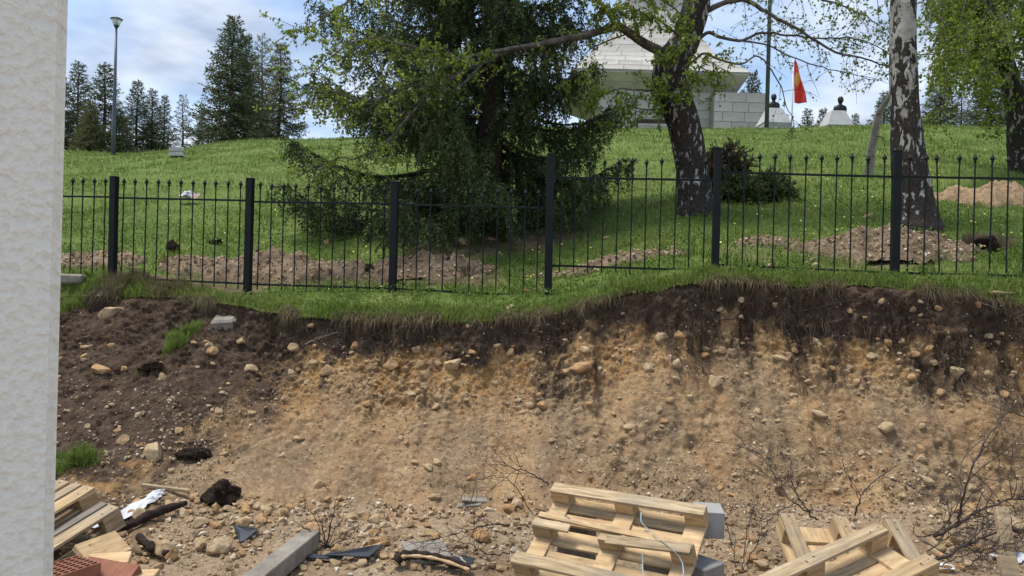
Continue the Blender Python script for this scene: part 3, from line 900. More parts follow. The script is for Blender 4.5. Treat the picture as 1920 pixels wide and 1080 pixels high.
# crown above the picture
for a in range(12):
    an = a * 2.4; z0 = P(1315, -150 - a * 35, D1); L = 2.6 - a * .13
    e = z0 + Vector((math.cos(an) * L, math.sin(an) * L, .5)); m_ = (z0 + e) / 2 + Vector((0, 0, .5))
    c = b1.limb([tuple(z0), tuple(m_), tuple(e), tuple(e + Vector((math.cos(an) * .5, math.sin(an) * .5, -.5)))], .04, .006, 16, .02)
    b1.twigs(c, 20, (.3, .8), .8, .8, .3, 1, .05, 1)
b1.finish(root1, tm1, 'birch_leaf')

# ---- right birch: straight white trunk
D2 = 11.3
b2 = Birch(102); ctl = []
for x, y, w in ((1716, 470, 106), (1716, 430, 98), (1716, 410, 82), (1712, 370, 68), (1705, 310, 62), (1699, 240, 54), (1695, 180, 50), (1694, 120, 48), (1693, 60, 46), (1694, 0, 45), (1697, -80, 42), (1700, -250, 36), (1695, -550, 14)):
    p = P(x, y, D2); ctl.append((p.x, p.y, p.z, w / F * D2 / 2))
root2 = empty('birch_tree', base_on(1716, 415, D2), 'straight white birch trunk with black diamond scars behind the right fence post', 'birch')
tm2 = bark_trunk(ctl, 90, 20, .03, (1.0, -.05), 8)
c = b2.limb(pxl([(1700, 100, D2), (1740, 102, 11.2), (1790, 95, 11.0), (1830, 86, 10.9)]), .012, .004, 14, .01); b2.twigs(c, 9, (.2, .5), .7, .9, .3, 1, .045, 1)
for a in range(12):
    an = a * 2.4 + .6; z0 = P(1695, -90 - a * 40, D2); L = 2.4 - a * .13
    e = z0 + Vector((math.cos(an) * L, math.sin(an) * L, .4)); m_ = (z0 + e) / 2 + Vector((0, 0, .45))
    c = b2.limb([tuple(z0), tuple(m_), tuple(e), tuple(e + Vector((math.cos(an) * .5, math.sin(an) * .5, -.7)))], .035, .005, 16, .02)
    b2.twigs(c, 24, (.4, 1.1), 1.0, .8, .3, .9, .045, 1)
# long hanging shoots that come down into the picture
for x, y0, D, L, lf in ((1640, -30, 11.6, .9, .8), (1600, -40, 11.4, .8, .7), (1735, -40, 11.0, 1.3, .5), (1765, -30, 10.8, 1.6, .8), (1800, -30, 11.3, 1.4, .9), (1560, -30, 11.6, .7, .8), (1660, -30, 11.9, 1.2, .8), (1845, -40, 11.2, 1.5, .9), (1890, -30, 11.0, 1.3, .9)):
    p0 = P(x, y0, D); c = b2.limb([tuple(p0), tuple(p0 + Vector((.1, .05, -L * .5))), tuple(p0 + Vector((.12, 0, -L)))], .007, .002, 10, .02)
    b2.twigs(c, int(12 * L), (.12, .35), .8, lf, .1, 1, .042, 1)
b2.finish(root2, tm2, 'birch_leaf')

# ---- leafy birch further back on the right
D3 = 18.0
b3 = Birch(103); ctl = []
for x, y, w in ((1924, 350, 60), (1918, 262, 52), (1912, 225, 44), (1900, 170, 36), (1880, 110, 34), (1858, 60, 32), (1842, 10, 30), (1836, -60, 28), (1840, -250, 20), (1838, -420, 8)):
    p = P(x, y, D3); ctl.append((p.x, p.y, p.z, w / F * D3 / 2))
root3 = empty('birch_tree', base_on(1918, 255, D3), 'leafy yellow-green birch leaning in at the upper right corner', 'birch')
tm3 = bark_trunk(ctl, 60, 14, .04, (.8, .2), 12)
r3 = np.random.default_rng(9)
for a in range(62):
    y0 = r3.uniform(-260, 110); p0 = P(np.interp(y0, [-260, -60, 60, 110], [1840, 1836, 1858, 1880]), y0, D3)
    tx, ty = r3.uniform(1715, 2120), r3.uniform(-120, 235)
    if tx > 1900 and r3.uniform() < .35: tx -= 170
    e = P(tx, ty, D3 + r3.uniform(-3.0, 1.8)); m_ = p0.lerp(e, .5) + Vector((0, 0, .35))
    c = b3.limb([tuple(p0), tuple(m_), tuple(e)], .03, .005, 14, .03)
    b3.twigs(c, 17, (.35, .9), .8, 1.05, .35, 1, .068, 2)
b3.finish(root3, tm3, 'birch_leaf_deep')

# ---- pale broken stem leaning on the right birch
ctl = []
for x, y, D, w in ((1630, 325, 12.6, 17), (1633, 290, 12.4, 16), (1640, 250, 12.2, 14), (1648, 215, 12.0, 12), (1662, 190, 11.75, 10), (1680, 165, 11.5, 9)):
    p = P(x, y, D); ctl.append((p.x, p.y, p.z, w / F * D / 2))
lean = empty('leaning_stem', ctl[0][:3], 'thin pale broken birch stem leaning against the straight white birch', 'birch stem')
tm = bark_trunk(ctl, 30, 10, .06, (-.15, -.35), 5, 'stem'); tm.transform(Matrix.Translation(-Vector(ctl[0][:3])))
link('stem', tm, M['birch_bark'], lean)
sb = MB(); sb.tube(pxl([(1643, 255, 12.2), (1655, 258, 12.1), (1660, 266, 12.1), (1656, 285, 12.1)]), [.012, .01, .008, .004], 5)
m1 = sb.mesh('side_twig'); m1.transform(Matrix.Translation(-Vector(ctl[0][:3]))); link('side_twig', m1, M['birch_limb'], lean)
# ================================================================= MONUMENT, BUSTS, POLES ON THE CREST
simple('monument_stone', (.35, .325, .285), (.44, .415, .37), 1.2, .8, .3, 25, .01, .25, rnd=.12, c3=(.50, .475, .43))
simple('monument_joint', (.26, .24, .20), (.32, .30, .26), 3, .9, .2, 30, .01, .1, rnd=0)
simple('grey_stone', (.24, .24, .23), (.33, .33, .32), 3, .85, .3, 40, .01, .2, rnd=.08)
simple('bronze', (.012, .014, .013), (.030, .034, .030), 5, .45, .3, 30, .01, .5, metal=.6, rnd=0)
DM = 47.0
mon_c = P(1245, 250, DM)
MZ = float(meadow_z(np.array([mon_c.x]), np.array([DM]))[0])
mon = empty('stone_monument', (mon_c.x, DM, MZ), 'pale stone-block monument with flaring cornice and tapering shaft on the hilltop', 'monument')
def mpx(x, y): p = P(x, y, DM); return p.x - mon_c.x, p.z - MZ
def prism(rings):
    """rings: list of (x0,x1,y0,y1,z) -> closed mesh"""
    b = MB(); v = []; q = []
    for (x0, x1, y0, y1, z) in rings: v += [(x0, y0, z), (x1, y0, z), (x1, y1, z), (x0, y1, z)]
    for i in range(len(rings) - 1):
        for j in range(4): q.append((i * 4 + j, i * 4 + (j + 1) % 4, i * 4 + 4 + (j + 1) % 4, i * 4 + 4 + j))
    m = (len(rings) - 1) * 4
    q += [(3, 2, 1, 0), (m, m + 1, m + 2, m + 3)]
    b.add(v, q); return b
def slab_face(A, B, C, Dd, courses, bl, parent, thick=.03, gap=.035, seed=0):
    """cover the quad A(bottom left) B(bottom right) C(top right) D(top left) with separate stone blocks"""
    r = random.Random(seed)
    A, B, C, Dd = map(Vector, (A, B, C, Dd)); nrm = (B - A).cross(Dd - A).normalized()
    for k in range(courses):
        t0, t1 = k / courses, (k + 1) / courses
        L0, R0, L1, R1 = A.lerp(Dd, t0), B.lerp(C, t0), A.lerp(Dd, t1), B.lerp(C, t1)
        wid = ((R0 - L0).length + (R1 - L1).length) / 2; h = (L1 - L0).length
        cuts = [0.0]; s = (bl * .5 if k % 2 else bl) * r.uniform(.8, 1.1)
        while s < wid - bl * .35: cuts.append(s / wid); s += bl * r.uniform(.8, 1.2)
        cuts.append(1.0)
        for a, c in zip(cuts[:-1], cuts[1:]):
            ga = gap / 2 / wid; gh = gap / 2 / h
            p = [L0.lerp(R0, a + ga).lerp(L1.lerp(R1, a + ga), gh), L0.lerp(R0, c - ga).lerp(L1.lerp(R1, c - ga), gh), L0.lerp(R0, c - ga).lerp(L1.lerp(R1, c - ga), 1 - gh), L0.lerp(R0, a + ga).lerp(L1.lerp(R1, a + ga), 1 - gh)]
            th = thick + r.uniform(-.006, .006); ctr = sum(p, Vector()) / 4
            v = [q - ctr - nrm * .02 for q in p] + [q - ctr + nrm * th for q in p]
            b = MB(); b.add([tuple(x) for x in v], [(3, 2, 1, 0), (4, 5, 6, 7), (0, 1, 5, 4), (1, 2, 6, 5), (2, 3, 7, 6), (3, 0, 4, 7)])
            o = link('stone_block', b.mesh('stone_block'), M['monument_stone'], parent); o.location = ctr
x0, _ = mpx(1128, 0); x1, _ = mpx(1384, 0); _, zw = mpx(1245, 172); _, zi = mpx(1245, 146); cx0, _ = mpx(1073, 0); cx1, _ = mpx(1398, 0)
dep = x1 - x0
core = prism([(x0, x1, 0, dep, -1), (x0, x1, 0, dep, zw)]).mesh('base_core'); base_o = link('base_block', core, M['monument_joint'], mon)
slab_face((x0, 0, 0), (x1, 0, 0), (x1, 0, zw), (x0, 0, zw), 7, 1.25, base_o, seed=1)
slab_face((x1, 0, 0), (x1, dep, 0), (x1, dep, zw), (x1, 0, zw), 7, 1.25, base_o, seed=2)
o1 = (x0 - cx0); o2 = (cx1 - x1); oo = (o1 + o2) / 2
cor = prism([(x0, x1, 0, dep, zw), (cx0, cx1, -oo, dep + oo, zi), (cx0, cx1, -oo, dep + oo, zi + .12)]).mesh('cornice'); cor_o = link('cornice', cor, M['monument_joint'], mon)
slab_face((x0, 0, zw), (x1, 0, zw), (cx1, -oo, zi), (cx0, -oo, zi), 2, 1.4, cor_o, seed=3)
slab_face((x1, 0, zw), (x1, dep, zw), (cx1, dep + oo, zi), (cx1, -oo, zi), 2, 1.4, cor_o, seed=4)
tiers = [(1073, 1398, 145), (1112, 1345, 92), (1160, 1318, 40), (1195, 1302, -10), (1212, 1290, -200), (1232, 1272, -460)]
rg = []
for (a, b_, y) in tiers:
    xa, z = mpx(a, y); xb, _ = mpx(b_, y); w_ = (xb - xa); cy = dep / 2
    rg.append((xa, xb, cy - w_ / 2, cy + w_ / 2, z if y != 145 else zi + .12))
sh_o = link('shaft', prism(rg).mesh('shaft'), M['monument_joint'], mon)
for k in range(4):
    a, b_ = rg[k], rg[k + 1]
    nc_ = (4, 3, 3, 8)[k]
    slab_face((a[0], a[2], a[4]), (a[1], a[2], a[4]), (b_[1], b_[2], b_[4]), (b_[0], b_[2], b_[4]), nc_, 1.5, sh_o, seed=10 + k)
    slab_face((a[1], a[2], a[4]), (a[1], a[3], a[4]), (b_[1], b_[3], b_[4]), (b_[1], b_[2], b_[4]), nc_, 1.5, sh_o, seed=20 + k)
fx_0, zt_ = mpx(1330, 182); fx_1, _ = mpx(1428, 182)
fl = prism([(fx_0, fx_1, -1.2, .8, -1), (fx_0, fx_1, -1.2, .8, zt_)]).mesh('flank_core'); fl_o = link('flank_wall', fl, M['monument_joint'], mon)
slab_face((fx_0, -1.2, 0), (fx_1, -1.2, 0), (fx_1, -1.2, zt_), (fx_0, -1.2, zt_), 6, 1.15, fl_o, seed=5)
slab_face((fx_1, -1.2, 0), (fx_1, .8, 0), (fx_1, .8, zt_), (fx_1, -1.2, zt_), 6, 1.0, fl_o, seed=6)

def bust(name, xc, ytop, yb, D, label):
    p = P(xc, yb, D); H = P(xc, ytop, D).z - p.z
    # rings: height, half width, half depth, y offset
    pr = [(0, .36, .22, 0), (.05, .40, .24, 0), (.16, .42, .25, 0), (.28, .41, .24, .0), (.38, .37, .20, 0), (.44, .26, .15, 0), (.48, .12, .115, -.005), (.56, .10, .105, -.02), (.60, .115, .13, -.035),
          (.65, .145, .165, -.05), (.72, .165, .185, -.05), (.80, .172, .19, -.04), (.88, .165, .185, -.03), (.94, .135, .15, -.02), (.985, .08, .09, -.01), (1.0, .01, .01, -.01)]
    k = 18; v = []
    for (z, a, b_, oy) in pr:
        for j in range(k):
            t = 2 * math.pi * j / k; fx = math.cos(t); fy = math.sin(t)
            nose = .05 * math.exp(-((z - .715) / .05) ** 2) * max(0, -fy) ** 14
            ear = .025 * math.exp(-((z - .73) / .05) ** 2) * abs(fx) ** 20
            v.append(((a * fx + math.copysign(ear, fx)) * H, (b_ * fy + oy - nose) * H, z * H))
    q = [(i * k + j, i * k + (j + 1) % k, (i + 1) * k + (j + 1) % k, (i + 1) * k + j) for i in range(len(pr) - 1) for j in range(k)]
    b = MB(); b.add(v, q); o = link(name, b.mesh(name, True), M['bronze']); o.location = p
    return tag(o, label, 'bust', 'bronze busts on white pedestals')
def pedestal(xc, wt, wb, yt, ym, D, label):
    c0 = P(xc, yt, D); zt = c0.z; zm = P(xc, ym, D).z; g = float(meadow_z(np.array([c0.x]), np.array([D]))[0])
    a = wt / F * D / 2; b_ = wb / F * D / 2
    e = empty('bust_pedestal', (c0.x, D, g), label, 'pedestal', 'pedestals of the busts')
    link('cap', prism([(-b_, b_, -b_, b_, zm - g), (-a, a, -a, a, zt - g)]).mesh('cap'), M['white_stone'], e)
    link('plinth', prism([(-b_ * .97, b_ * .97, -b_ * .97, b_ * .97, -.3), (-b_ * .97, b_ * .97, -b_ * .97, b_ * .97, zm - g)]).mesh('plinth'), M['grey_stone'], e)
simple('white_stone', (.38, .38, .37), (.46, .46, .45), 2, .8, .2, 40, .01, .2, rnd=.05)
pedestal(1450, 24, 52, 205, 235, 42.0, 'white sloping pedestal just right of the dark pole')
bust('bronze_bust', 1450, 176, 205, 42.0, 'dark bronze bust partly hidden by the dark pole')
pedestal(1567, 25, 48, 210, 239, 42.0, 'white sloping pedestal standing free between the banner and the birch')
bust('bronze_bust', 1575, 181, 211, 42.0, 'dark bronze head-and-shoulders bust clear against the sky')

simple('pole_paint', (.055, .075, .075), (.075, .095, .095), 3, .5, .1, 40, .005, .4, rnd=0)
simple('lamp_paint', (.075, .085, .105), (.10, .11, .135), 3, .45, .1, 40, .005, .4, rnd=0)
simple('lamp_cap', (.020, .045, .035), (.03, .06, .05), 3, .4, 0, 40, .005, .4, rnd=0)
n = Nodes('lamp_glass'); n.b.inputs['Transmission Weight'].default_value = .55; M['lamp_glass'] = n.done((.80, .84, .82), .25, None, .5)
simple('white_paint', (.62, .62, .60), (.70, .70, .68), 3, .5, .1, 40, .005, .4, rnd=0)
# dark pole
b0 = base_on(1437, 252, 36.0); t0_ = P(1452, -360, 36.0)
b = MB(); b.tube([(0, 0, -.3), (0, 0, (t0_.z - b0.z))], [.105, .075], 12); b.tube([(0, 0, -.1), (0, 0, .06)], [.2, .2], 12)
pole = empty('flag_pole', b0, 'tall dark green-grey metal pole between the monument and the red banner', 'pole')
link('shaft', b.mesh('shaft', True), M['pole_paint'], pole)
# street lamp
LD = 28.0
b0 = base_on(212, 287, LD); zt = P(218, 52, LD).z - b0.z
lamp = empty('street_lamp', b0, 'tall thin street lamp with inverted-cone glass lantern on the left of the hill', 'lamp')
b = MB(); b.tube([(0, 0, -.2), (0, 0, 1.2), (0, 0, zt * .5), (0, 0, zt)], [.078, .074, .06, .038], 12); link('pole', b.mesh('pole', True), M['lamp_paint'], lamp)
b = MB(); b.tube([(0, 0, zt - .03), (0, 0, zt + .05), (0, 0, zt + .09)], [.04, .085, .10], 14); link('collar', b.mesh('collar', True), M['lamp_cap'], lamp)
b = MB(); b.tube([(0, 0, zt + .085), (0, 0, zt + .30)], [.10, .19], 16); link('glass', b.mesh('glass', True), M['lamp_glass'], lamp)
b = MB(); b.tube([(0, 0, zt + .10), (0, 0, zt + .22)], [.035, .04], 8); link('bulb', b.mesh('bulb', True), M['white_paint'], lamp)
b = MB(); b.tube([(0, 0, zt + .30), (0, 0, zt + .325), (0, 0, zt + .375), (0, 0, zt + .39)], [.205, .22, .12, .02], 18); link('cap', b.mesh('cap', True), M['lamp_cap'], lamp)
# red banner
BD = 44.0
g0 = base_on(1484, 252, BD)
ban = empty('banner', g0, 'red vertical banner with a yellow emblem on a white pole between the busts', 'banner')
zt = P(1484, 112, BD).z - g0.z
b = MB(); b.tube([(0, 0, -.2), (0, 0, zt)], [.045, .03], 8); link('pole', b.mesh('pole', True), M['white_paint'], ban)
zb_ = P(1484, 193, BD).z - g0.z
nu, nvv = 9, 26; v = []
for i in range(nvv):
    t = i / (nvv - 1)
    w_ = np.interp(t, [0, .1, .5, 1], [.10, .24, .46, .70])
    for j in range(nu):
        s = j / (nu - 1)
        v.append((.05 + s * w_ + .05 * t, .13 * math.sin(s * 7 + t * 5) * (.3 + s) * (.4 + t), zt - (zt - zb_) * t - .05 * s * (1 - t)))
q = grid_faces(nvv, nu); b = MB(); b.add(v, q)
n = Nodes('banner_cloth')
gv = n.tc.outputs['Object']
sx = n.n.new('ShaderNodeSeparateXYZ'); n.l.new(gv, sx.inputs[0])
zc = zt - (zt - zb_) * .45
dx = n.math('MULTIPLY', n.math('SUBTRACT', sx.outputs['X'], .26), 4.4); dz_ = n.math('MULTIPLY', n.math('SUBTRACT', sx.outputs['Z'], zc), 2.1)
rr = n.math('ADD', n.math('MULTIPLY', dx, dx), n.math('MULTIPLY', dz_, dz_))
rr = n.math('ADD', rr, n.math('MULTIPLY', n.math('SUBTRACT', n.noise(6, 3), .5), 1.6))
c = n.mix(n.ramp(rr, [(.55, 1.0), (.9, 0.0)]), (.80, .095, .07), (.82, .45, .10))
c = n.mix(1.0, c, c)
M['banner_cloth'] = n.leafy(c, .45, .7)
cl = link('cloth', b.mesh('cloth', True), M['banner_cloth'], ban)
sm = cl.modifiers.new('thickness', 'SOLIDIFY'); sm.thickness = .006
# bench
simple('dark_wood', (.035, .025, .020), (.07, .05, .04), 6, .7, .3, 40, .01, .2, rnd=.1)
BE = 37.5
g0 = base_on(1232, 262, BE)
zs = P(1232, 248, BE).z - g0.z
be = empty('park_bench', g0, 'low dark park bench on the grass before the monument, left of the forked birch', 'bench')
L = 82 / F * BE
zs = max(zs, .42)
for k in range(3): o = link('seat_slat', rounded_box('seat_slat', (L, .12, .05), .008), M['dark_wood'], be); o.location = (0, -.15 + k * .14, zs)
link('seat_apron', rounded_box('seat_apron', (L * .98, .04, .16), .008), M['dark_wood'], be).location = (0, -.19, zs - .11)
for s_ in (-1, 1):
    o = link('leg', rounded_box('leg', (.07, .36, zs + .25), .01), M['dark_wood'], be); o.location = (s_ * L * .47, 0, (zs - .28) / 2)
# shrubs by the forked birch
def shrub(name, x, y, D, w, h, label, mats, seed, n_st=60, lean=.5, klen=.09, kw=.022, up=.9):
    r = np.random.default_rng(seed); g = base_on(x, y, D)
    br = MB(); Pp, Dd = [], []
    for s_ in range(n_st):
        a = r.uniform(0, 6.28); sp = r.uniform(0, 1) ** .7
        d = unit(np.array([math.cos(a) * sp * w / h, math.sin(a) * sp * w / h * .8, up])); L = h * r.uniform(.55, 1.05)
        q = np.array([math.cos(a) * .12 * w * sp, math.sin(a) * .12 * w * sp, 0]); pts = [q]
        for j in range(9):
            d = unit(d + r.normal(0, .14, 3) + np.array([0, 0, -.06 * sp])); q = q + d * L / 9; pts.append(q)
        pts = np.array(pts); br.tube([tuple(p_) for p_ in pts], list(np.linspace(.014, .003, 10)), 4, False)
        for j in range(2, 10):
            for _ in range(4):
                d2 = unit(d * .6 + r.normal(0, .7, 3)); l2 = r.uniform(.08, .22)
                tt = np.linspace(0, 1, 6)[:, None]
                qq = pts[j] + d2 * l2 * tt
                for _ in range(2): Pp.append(qq); Dd.append(unit(d2 + r.normal(0, .6, qq.shape)))
    Pp = np.concatenate(Pp); Dd = np.concatenate(Dd)
    v, q = kites(Pp, Dd, klen * r.uniform(.7, 1.3, len(Pp)), kw, seed)
    e = empty(name, g, label, 'shrub', 'shrubs by the forked birch')
    link('stems', br.mesh('stems'), M['twig_bark'], e); link('foliage', mesh_np('foliage', v, q), M[mats], e)
M['needle_brown'] = needle_mat('needle_brown', (.030, .026, .012), (.060, .045, .020), (.10, .070, .032))
shrub('juniper_shrub', 1358, 318, 13.8, .30, .95, 'brownish upright juniper just right of the forked birch trunk', 'needle_brown', 71, 46)
shrub('juniper_shrub', 1385, 330, 13.4, .45, .48, 'dark green spreading juniper between the brown one and its neighbour on the right', 'needle', 72, 50)
shrub('juniper_shrub', 1440, 330, 13.6, .55, .46, 'dark green spreading juniper furthest right of the three by the forked birch', 'needle', 73, 56)
# pale cut stone on the crest, crumpled rag on the slope
simple('pale_stone', (.42, .40, .36), (.58, .55, .50), 6, .85, .4, 40, .015, .2, rnd=.05)
g0 = base_on(331, 290, 26.0)
e = empty('stone_block_pair', g0, 'pale rectangular stone block lying on the grass to the right of the street lamp', 'stone')
for k, (zz, L_) in enumerate(((.08, .44), (.24, .47))):
    o = link('block', rounded_box('block', (L_, .3, .15), .012, .012, k), M['pale_stone'], e); o.location = (0, 0, zz); o.rotation_euler = (0, R(-3), R(12 + 6 * k))
# ================================================================= SPOIL HEAPS
n = Nodes('spoil_tan')
c = n.ramp(n.noise(5, 6, .65), [(.3, (.10, .070, .045)), (.5, (.215, .155, .102)), (.7, (.34, .255, .175))])
M['spoil_tan'] = n.done(c, .95, n.bump(n.noise(30, 6, .7), .9, .03), .1)
n = Nodes('spoil_grey')
c = n.ramp(n.noise(9, 6, .65), [(.3, (.08, .057, .036)), (.5, (.175, .128, .082)), (.7, (.30, .23, .155))])
c = n.mix(n.ramp(n.vor(26), [(.08, .8), (.2, 0.0)]), c, (.46, .39, .29))
M['spoil_grey'] = n.done(c, .95, n.bump(n.noise(30, 6, .7), .9, .03), .1)
n = Nodes('spoil_straw')
c = n.ramp(n.noise(14, 6, .7), [(.3, (.20, .13, .075)), (.5, (.34, .235, .14)), (.7, (.46, .34, .21))])
M['spoil_straw'] = n.done(c, .95, n.bump(n.noise(40, 6, .7), .9, .03), .1)
HEAPS = []
def heap(x, y, D, rx, ry, h, mat, label, seed, rough=.5, rz=0.0):
    p = P(x, y, D); cx, cy = p.x, p.y
    k = 84; g = np.linspace(-1, 1, k); A = np.stack(np.meshgrid(g, g * 1.0), -1).reshape(-1, 2)
    lx, lyy = A[:, 0] * rx, A[:, 1] * ry
    X = cx + lx * math.cos(rz) - lyy * math.sin(rz); Y = cy + lx * math.sin(rz) + lyy * math.cos(rz)
    pp_ = np.stack([X, Y, X * 0 + seed], 1)
    rad = np.hypot(A[:, 0], A[:, 1]) + (fbm(pp_, 3.2, 4, seed) - .42) * 1.0
    prof = np.clip(1 - rad, 0, 1) ** .8
    w1, w2, wi = worley(pp_, 9, seed)
    lump = (fbm(pp_, 4, 3, seed + 3) - .5) * 1.5 * rough + (1 - np.abs(2 * fbm(pp_, 11, 3, seed + 5) - 1) - .75) * .8 * rough + (wi > .4) * sstep(.02, .25, w2 - w1) * (.8 - w1) * wi * .55 * rough
    zz = meadow_z(X, Y) + h * prof * (1 + lump) + .05 * prof ** .3 * (fbm(pp_, 16, 2, seed + 8)) - .035 * (prof < .01)
    zz = np.where(prof <= 0.0, meadow_z(X, Y) - .08, zz)
    z0 = float(meadow_z(np.array([cx]), np.array([cy]))[0])
    me_ = mesh_np('spoil_heap', np.stack([X - cx, Y - cy, zz - z0], 1), grid_faces(k, k), True)
    o = link('spoil_heap', me_, M[mat]); o.location = (cx, cy, z0)
    tag(o, label, 'soil heap'); HEAPS.append((cx, cy, rx, ry, rz, seed, X, Y, zz, prof))
    return o
heap(505, 500, 10.75, 1.75, .50, .36, 'spoil_tan', 'long tan heap of dug earth behind the left part of the fence', 201, .5, R(-9))
heap(180, 500, 11.1, 1.0, .40, .18, 'spoil_tan', 'low streak of tan earth behind the leftmost fence post', 202, .5, R(-9))
heap(790, 470, 10.5, 1.15, .45, .22, 'spoil_tan', 'stony earth heap at the foot of the big spruce', 203, .7, R(-9))
heap(1130, 485, 9.95, 1.15, .16, .11, 'spoil_tan', 'narrow ridge of dug earth behind the fence below the forked birch', 204, .7, R(-9))
heap(1660, 470, 9.75, 1.25, .66, .32, 'spoil_grey', 'gravelly grey-tan heap at the foot of the straight white birch', 205, .5, R(-9))
heap(1880, 335, 13.6, 1.25, .60, .36, 'spoil_straw', 'straw-coloured heap on the slope at the right edge', 206, .35)
heap(1440, 445, 10.4, .55, .30, .07, 'spoil_grey', 'small patch of stony earth between the two birches behind the fence', 207, .8)

def heap_mask(X, Y):
    m = np.zeros(len(X))
    for (cx, cy, rx, ry, rz, *_r) in HEAPS:
        dx, dy = X - cx, Y - cy
        a = (dx * math.cos(rz) + dy * math.sin(rz)) / rx; b = (-dx * math.sin(rz) + dy * math.cos(rz)) / ry
        m = np.maximum(m, sstep(.95, .65, np.hypot(a, b)))
    return m

# ================================================================= GRASS
def blades(base, h, w, lean, seed, dirv=None):
    r = np.random.default_rng(seed); n = len(base)
    a = r.uniform(0, 2 * math.pi, n); s = np.stack([np.cos(a), np.sin(a), 0 * a], 1)
    b = r.uniform(0, 2 * math.pi, n); l = np.stack([np.cos(b), np.sin(b), 0 * b], 1) * (lean * r.uniform(.2, 1.2, n))[:, None]
    if dirv is not None: l = l + dirv
    h = h[:, None]; w = w[:, None]
    up = np.array([0, 0, 1.0])
    p1 = base + (up * .62 + l * .35) * h; p2 = base + (up * (1 - .35 * np.linalg.norm(l, axis=1)[:, None]) + l * 1.05) * h
    v = np.stack([base - s * w / 2, base + s * w / 2, p1 + s * w * .38, p1 - s * w * .38, p2], 1).reshape(-1, 3)
    i = np.arange(n)[:, None] * 5
    return v, [i + np.array([[0, 1, 2, 3]]), i + np.array([[3, 2, 4]])]
def grass_mat(name, st, trans=.35):
    n = Nodes(name)
    f = n.math('ADD', n.math('MULTIPLY', n.noise(.55, 4), .62), n.math('MULTIPLY', n.island(), .38))
    return n.leafy(n.ramp(f, st), trans, .6)
M['grass'] = grass_mat('grass', [(.30, (.088, .140, .024)), (.44, (.146, .215, .036)), (.55, (.200, .270, .056)), (.66, (.285, .320, .100)), (.78, (.39, .37, .18))])
M['dry_grass'] = grass_mat('dry_grass', [(.25, (.10, .085, .045)), (.5, (.19, .15, .085)), (.75, (.29, .235, .14))], .25)
N = 270000
D = 8.0 * (46 / 8.0) ** rng.uniform(0, 1, N)
u = rng.uniform(-.78, .78, N)
X = u * D
v_ = D - fence_y(X)
keep = v_ > -lip_gap(X) + .01
dm = np.maximum(dirt_mask(X, D), heap_mask(X, D))
pat = fbm(np.stack([X, D, X * 0], 1), 1.1, 3, 77)
keep &= rng.uniform(0, 1, N) > dm * 1.05
keep &= rng.uniform(0, 1, N) < .25 + 1.6 * (pat - .25)
X, D, v_, pat = X[keep], D[keep], v_[keep], pat[keep]
Zg = meadow_z(X, D)
tall = fbm(np.stack([X, D, X * 0 + 5], 1), 2.2, 2, 79)
clmp = sstep(.60, .72, fbm(np.stack([X, D, X * 0 + 9], 1), 3.4, 2, 78))
h = (.045 + .12 * clmp + .11 * tall ** 1.5 + .05 * sstep(6, 20, v_)) * rng.uniform(.45, 1.05, len(X)) * (1 + .6 * sstep(-.05, -.4, v_) * 0 + .35 * sstep(.25, -.1, np.abs(v_)))
w = (.0055 + .00048 * D) * rng.uniform(.7, 1.4, len(X))
vv_, ff_ = blades(np.stack([X, D, Zg - .01], 1), h, w, .55, 5)
g_o = link('meadow_grass', mesh_np('meadow_grass', vv_, ff_), M['grass']); tag(g_o, 'short green grass covering the hillside behind the fence', 'grass', kind='stuff')
# broad-leaved weeds and clover near the fence
N = 60000
D = 8.0 * (15 / 8.0) ** rng.uniform(0, 1, N); u = rng.uniform(-.75, .75, N); X = u * D; v_ = D - fence_y(X)
keep = (v_ > -lip_gap(X) + .03) & (rng.uniform(0, 1, N) > np.maximum(dirt_mask(X, D), heap_mask(X, D)) * 1.15) & (fbm(np.stack([X, D, X * 0], 1), 1.6, 3, 83) > .45)
X, D = X[keep], D[keep]; Zg = meadow_z(X, D)
pb = np.stack([X, D, Zg + rng.uniform(.01, .10, len(X))], 1)
dd = unit(rng.normal(size=(len(X), 3)) * np.array([1, 1, .55]) + np.array([0, 0, .25]))
v2, q2 = kites(pb, dd, rng.uniform(.02, .055, len(X)), rng.uniform(.012, .03, len(X)), 9)
M['weed'] = grass_mat('weed', [(.25, (.070, .125, .020)), (.5, (.12, .195, .032)), (.75, (.19, .265, .055))])
tag(link('meadow_weeds', mesh_np('meadow_weeds', v2, q2), M['weed']), 'small broad-leaved weeds and clover among the grass near the fence', 'weeds', kind='stuff')
# dandelions
N = 950
D = 9.5 * (40 / 9.5) ** rng.uniform(0, 1, N); X = rng.uniform(-.72, .72, N) * D
keep = (np.maximum(dirt_mask(X, D), heap_mask(X, D)) < .3) & (fbm(np.stack([X, D, X * 0], 1), .5, 2, 85) + .10 * (X > 0) > .50); X, D = X[keep], D[keep]
Zg = meadow_z(X, D); fl_ = MB()
for x_, d_, z_ in zip(X, D, Zg):
    hh = random.uniform(.08, .16); r_ = random.uniform(.010, .016) * (1 + d_ / 60); tx = random.uniform(-.5, .5); ty = random.uniform(-.8, .1)
    v = [(x_, d_, z_ + hh + .006)] + [(x_ + math.cos(a) * r_, d_ + math.sin(a) * r_, z_ + hh - ty * math.sin(a) * r_ - tx * math.cos(a) * r_) for a in np.linspace(0, 2 * math.pi, 7)[:-1]]
    fl_.add(v, None, [(0, 1 + k, 1 + (k + 1) % 6) for k in range(6)])
n = Nodes('dandelion'); M['dandelion'] = n.done(n.ramp(n.island(), [(0, (.55, .48, .06)), (1, (.66, .64, .22))]), .7, None, .1)
tag(link('dandelions', fl_.mesh('dandelions'), M['dandelion']), 'tiny yellow dandelion heads scattered over the meadow', 'flowers', kind='stuff')
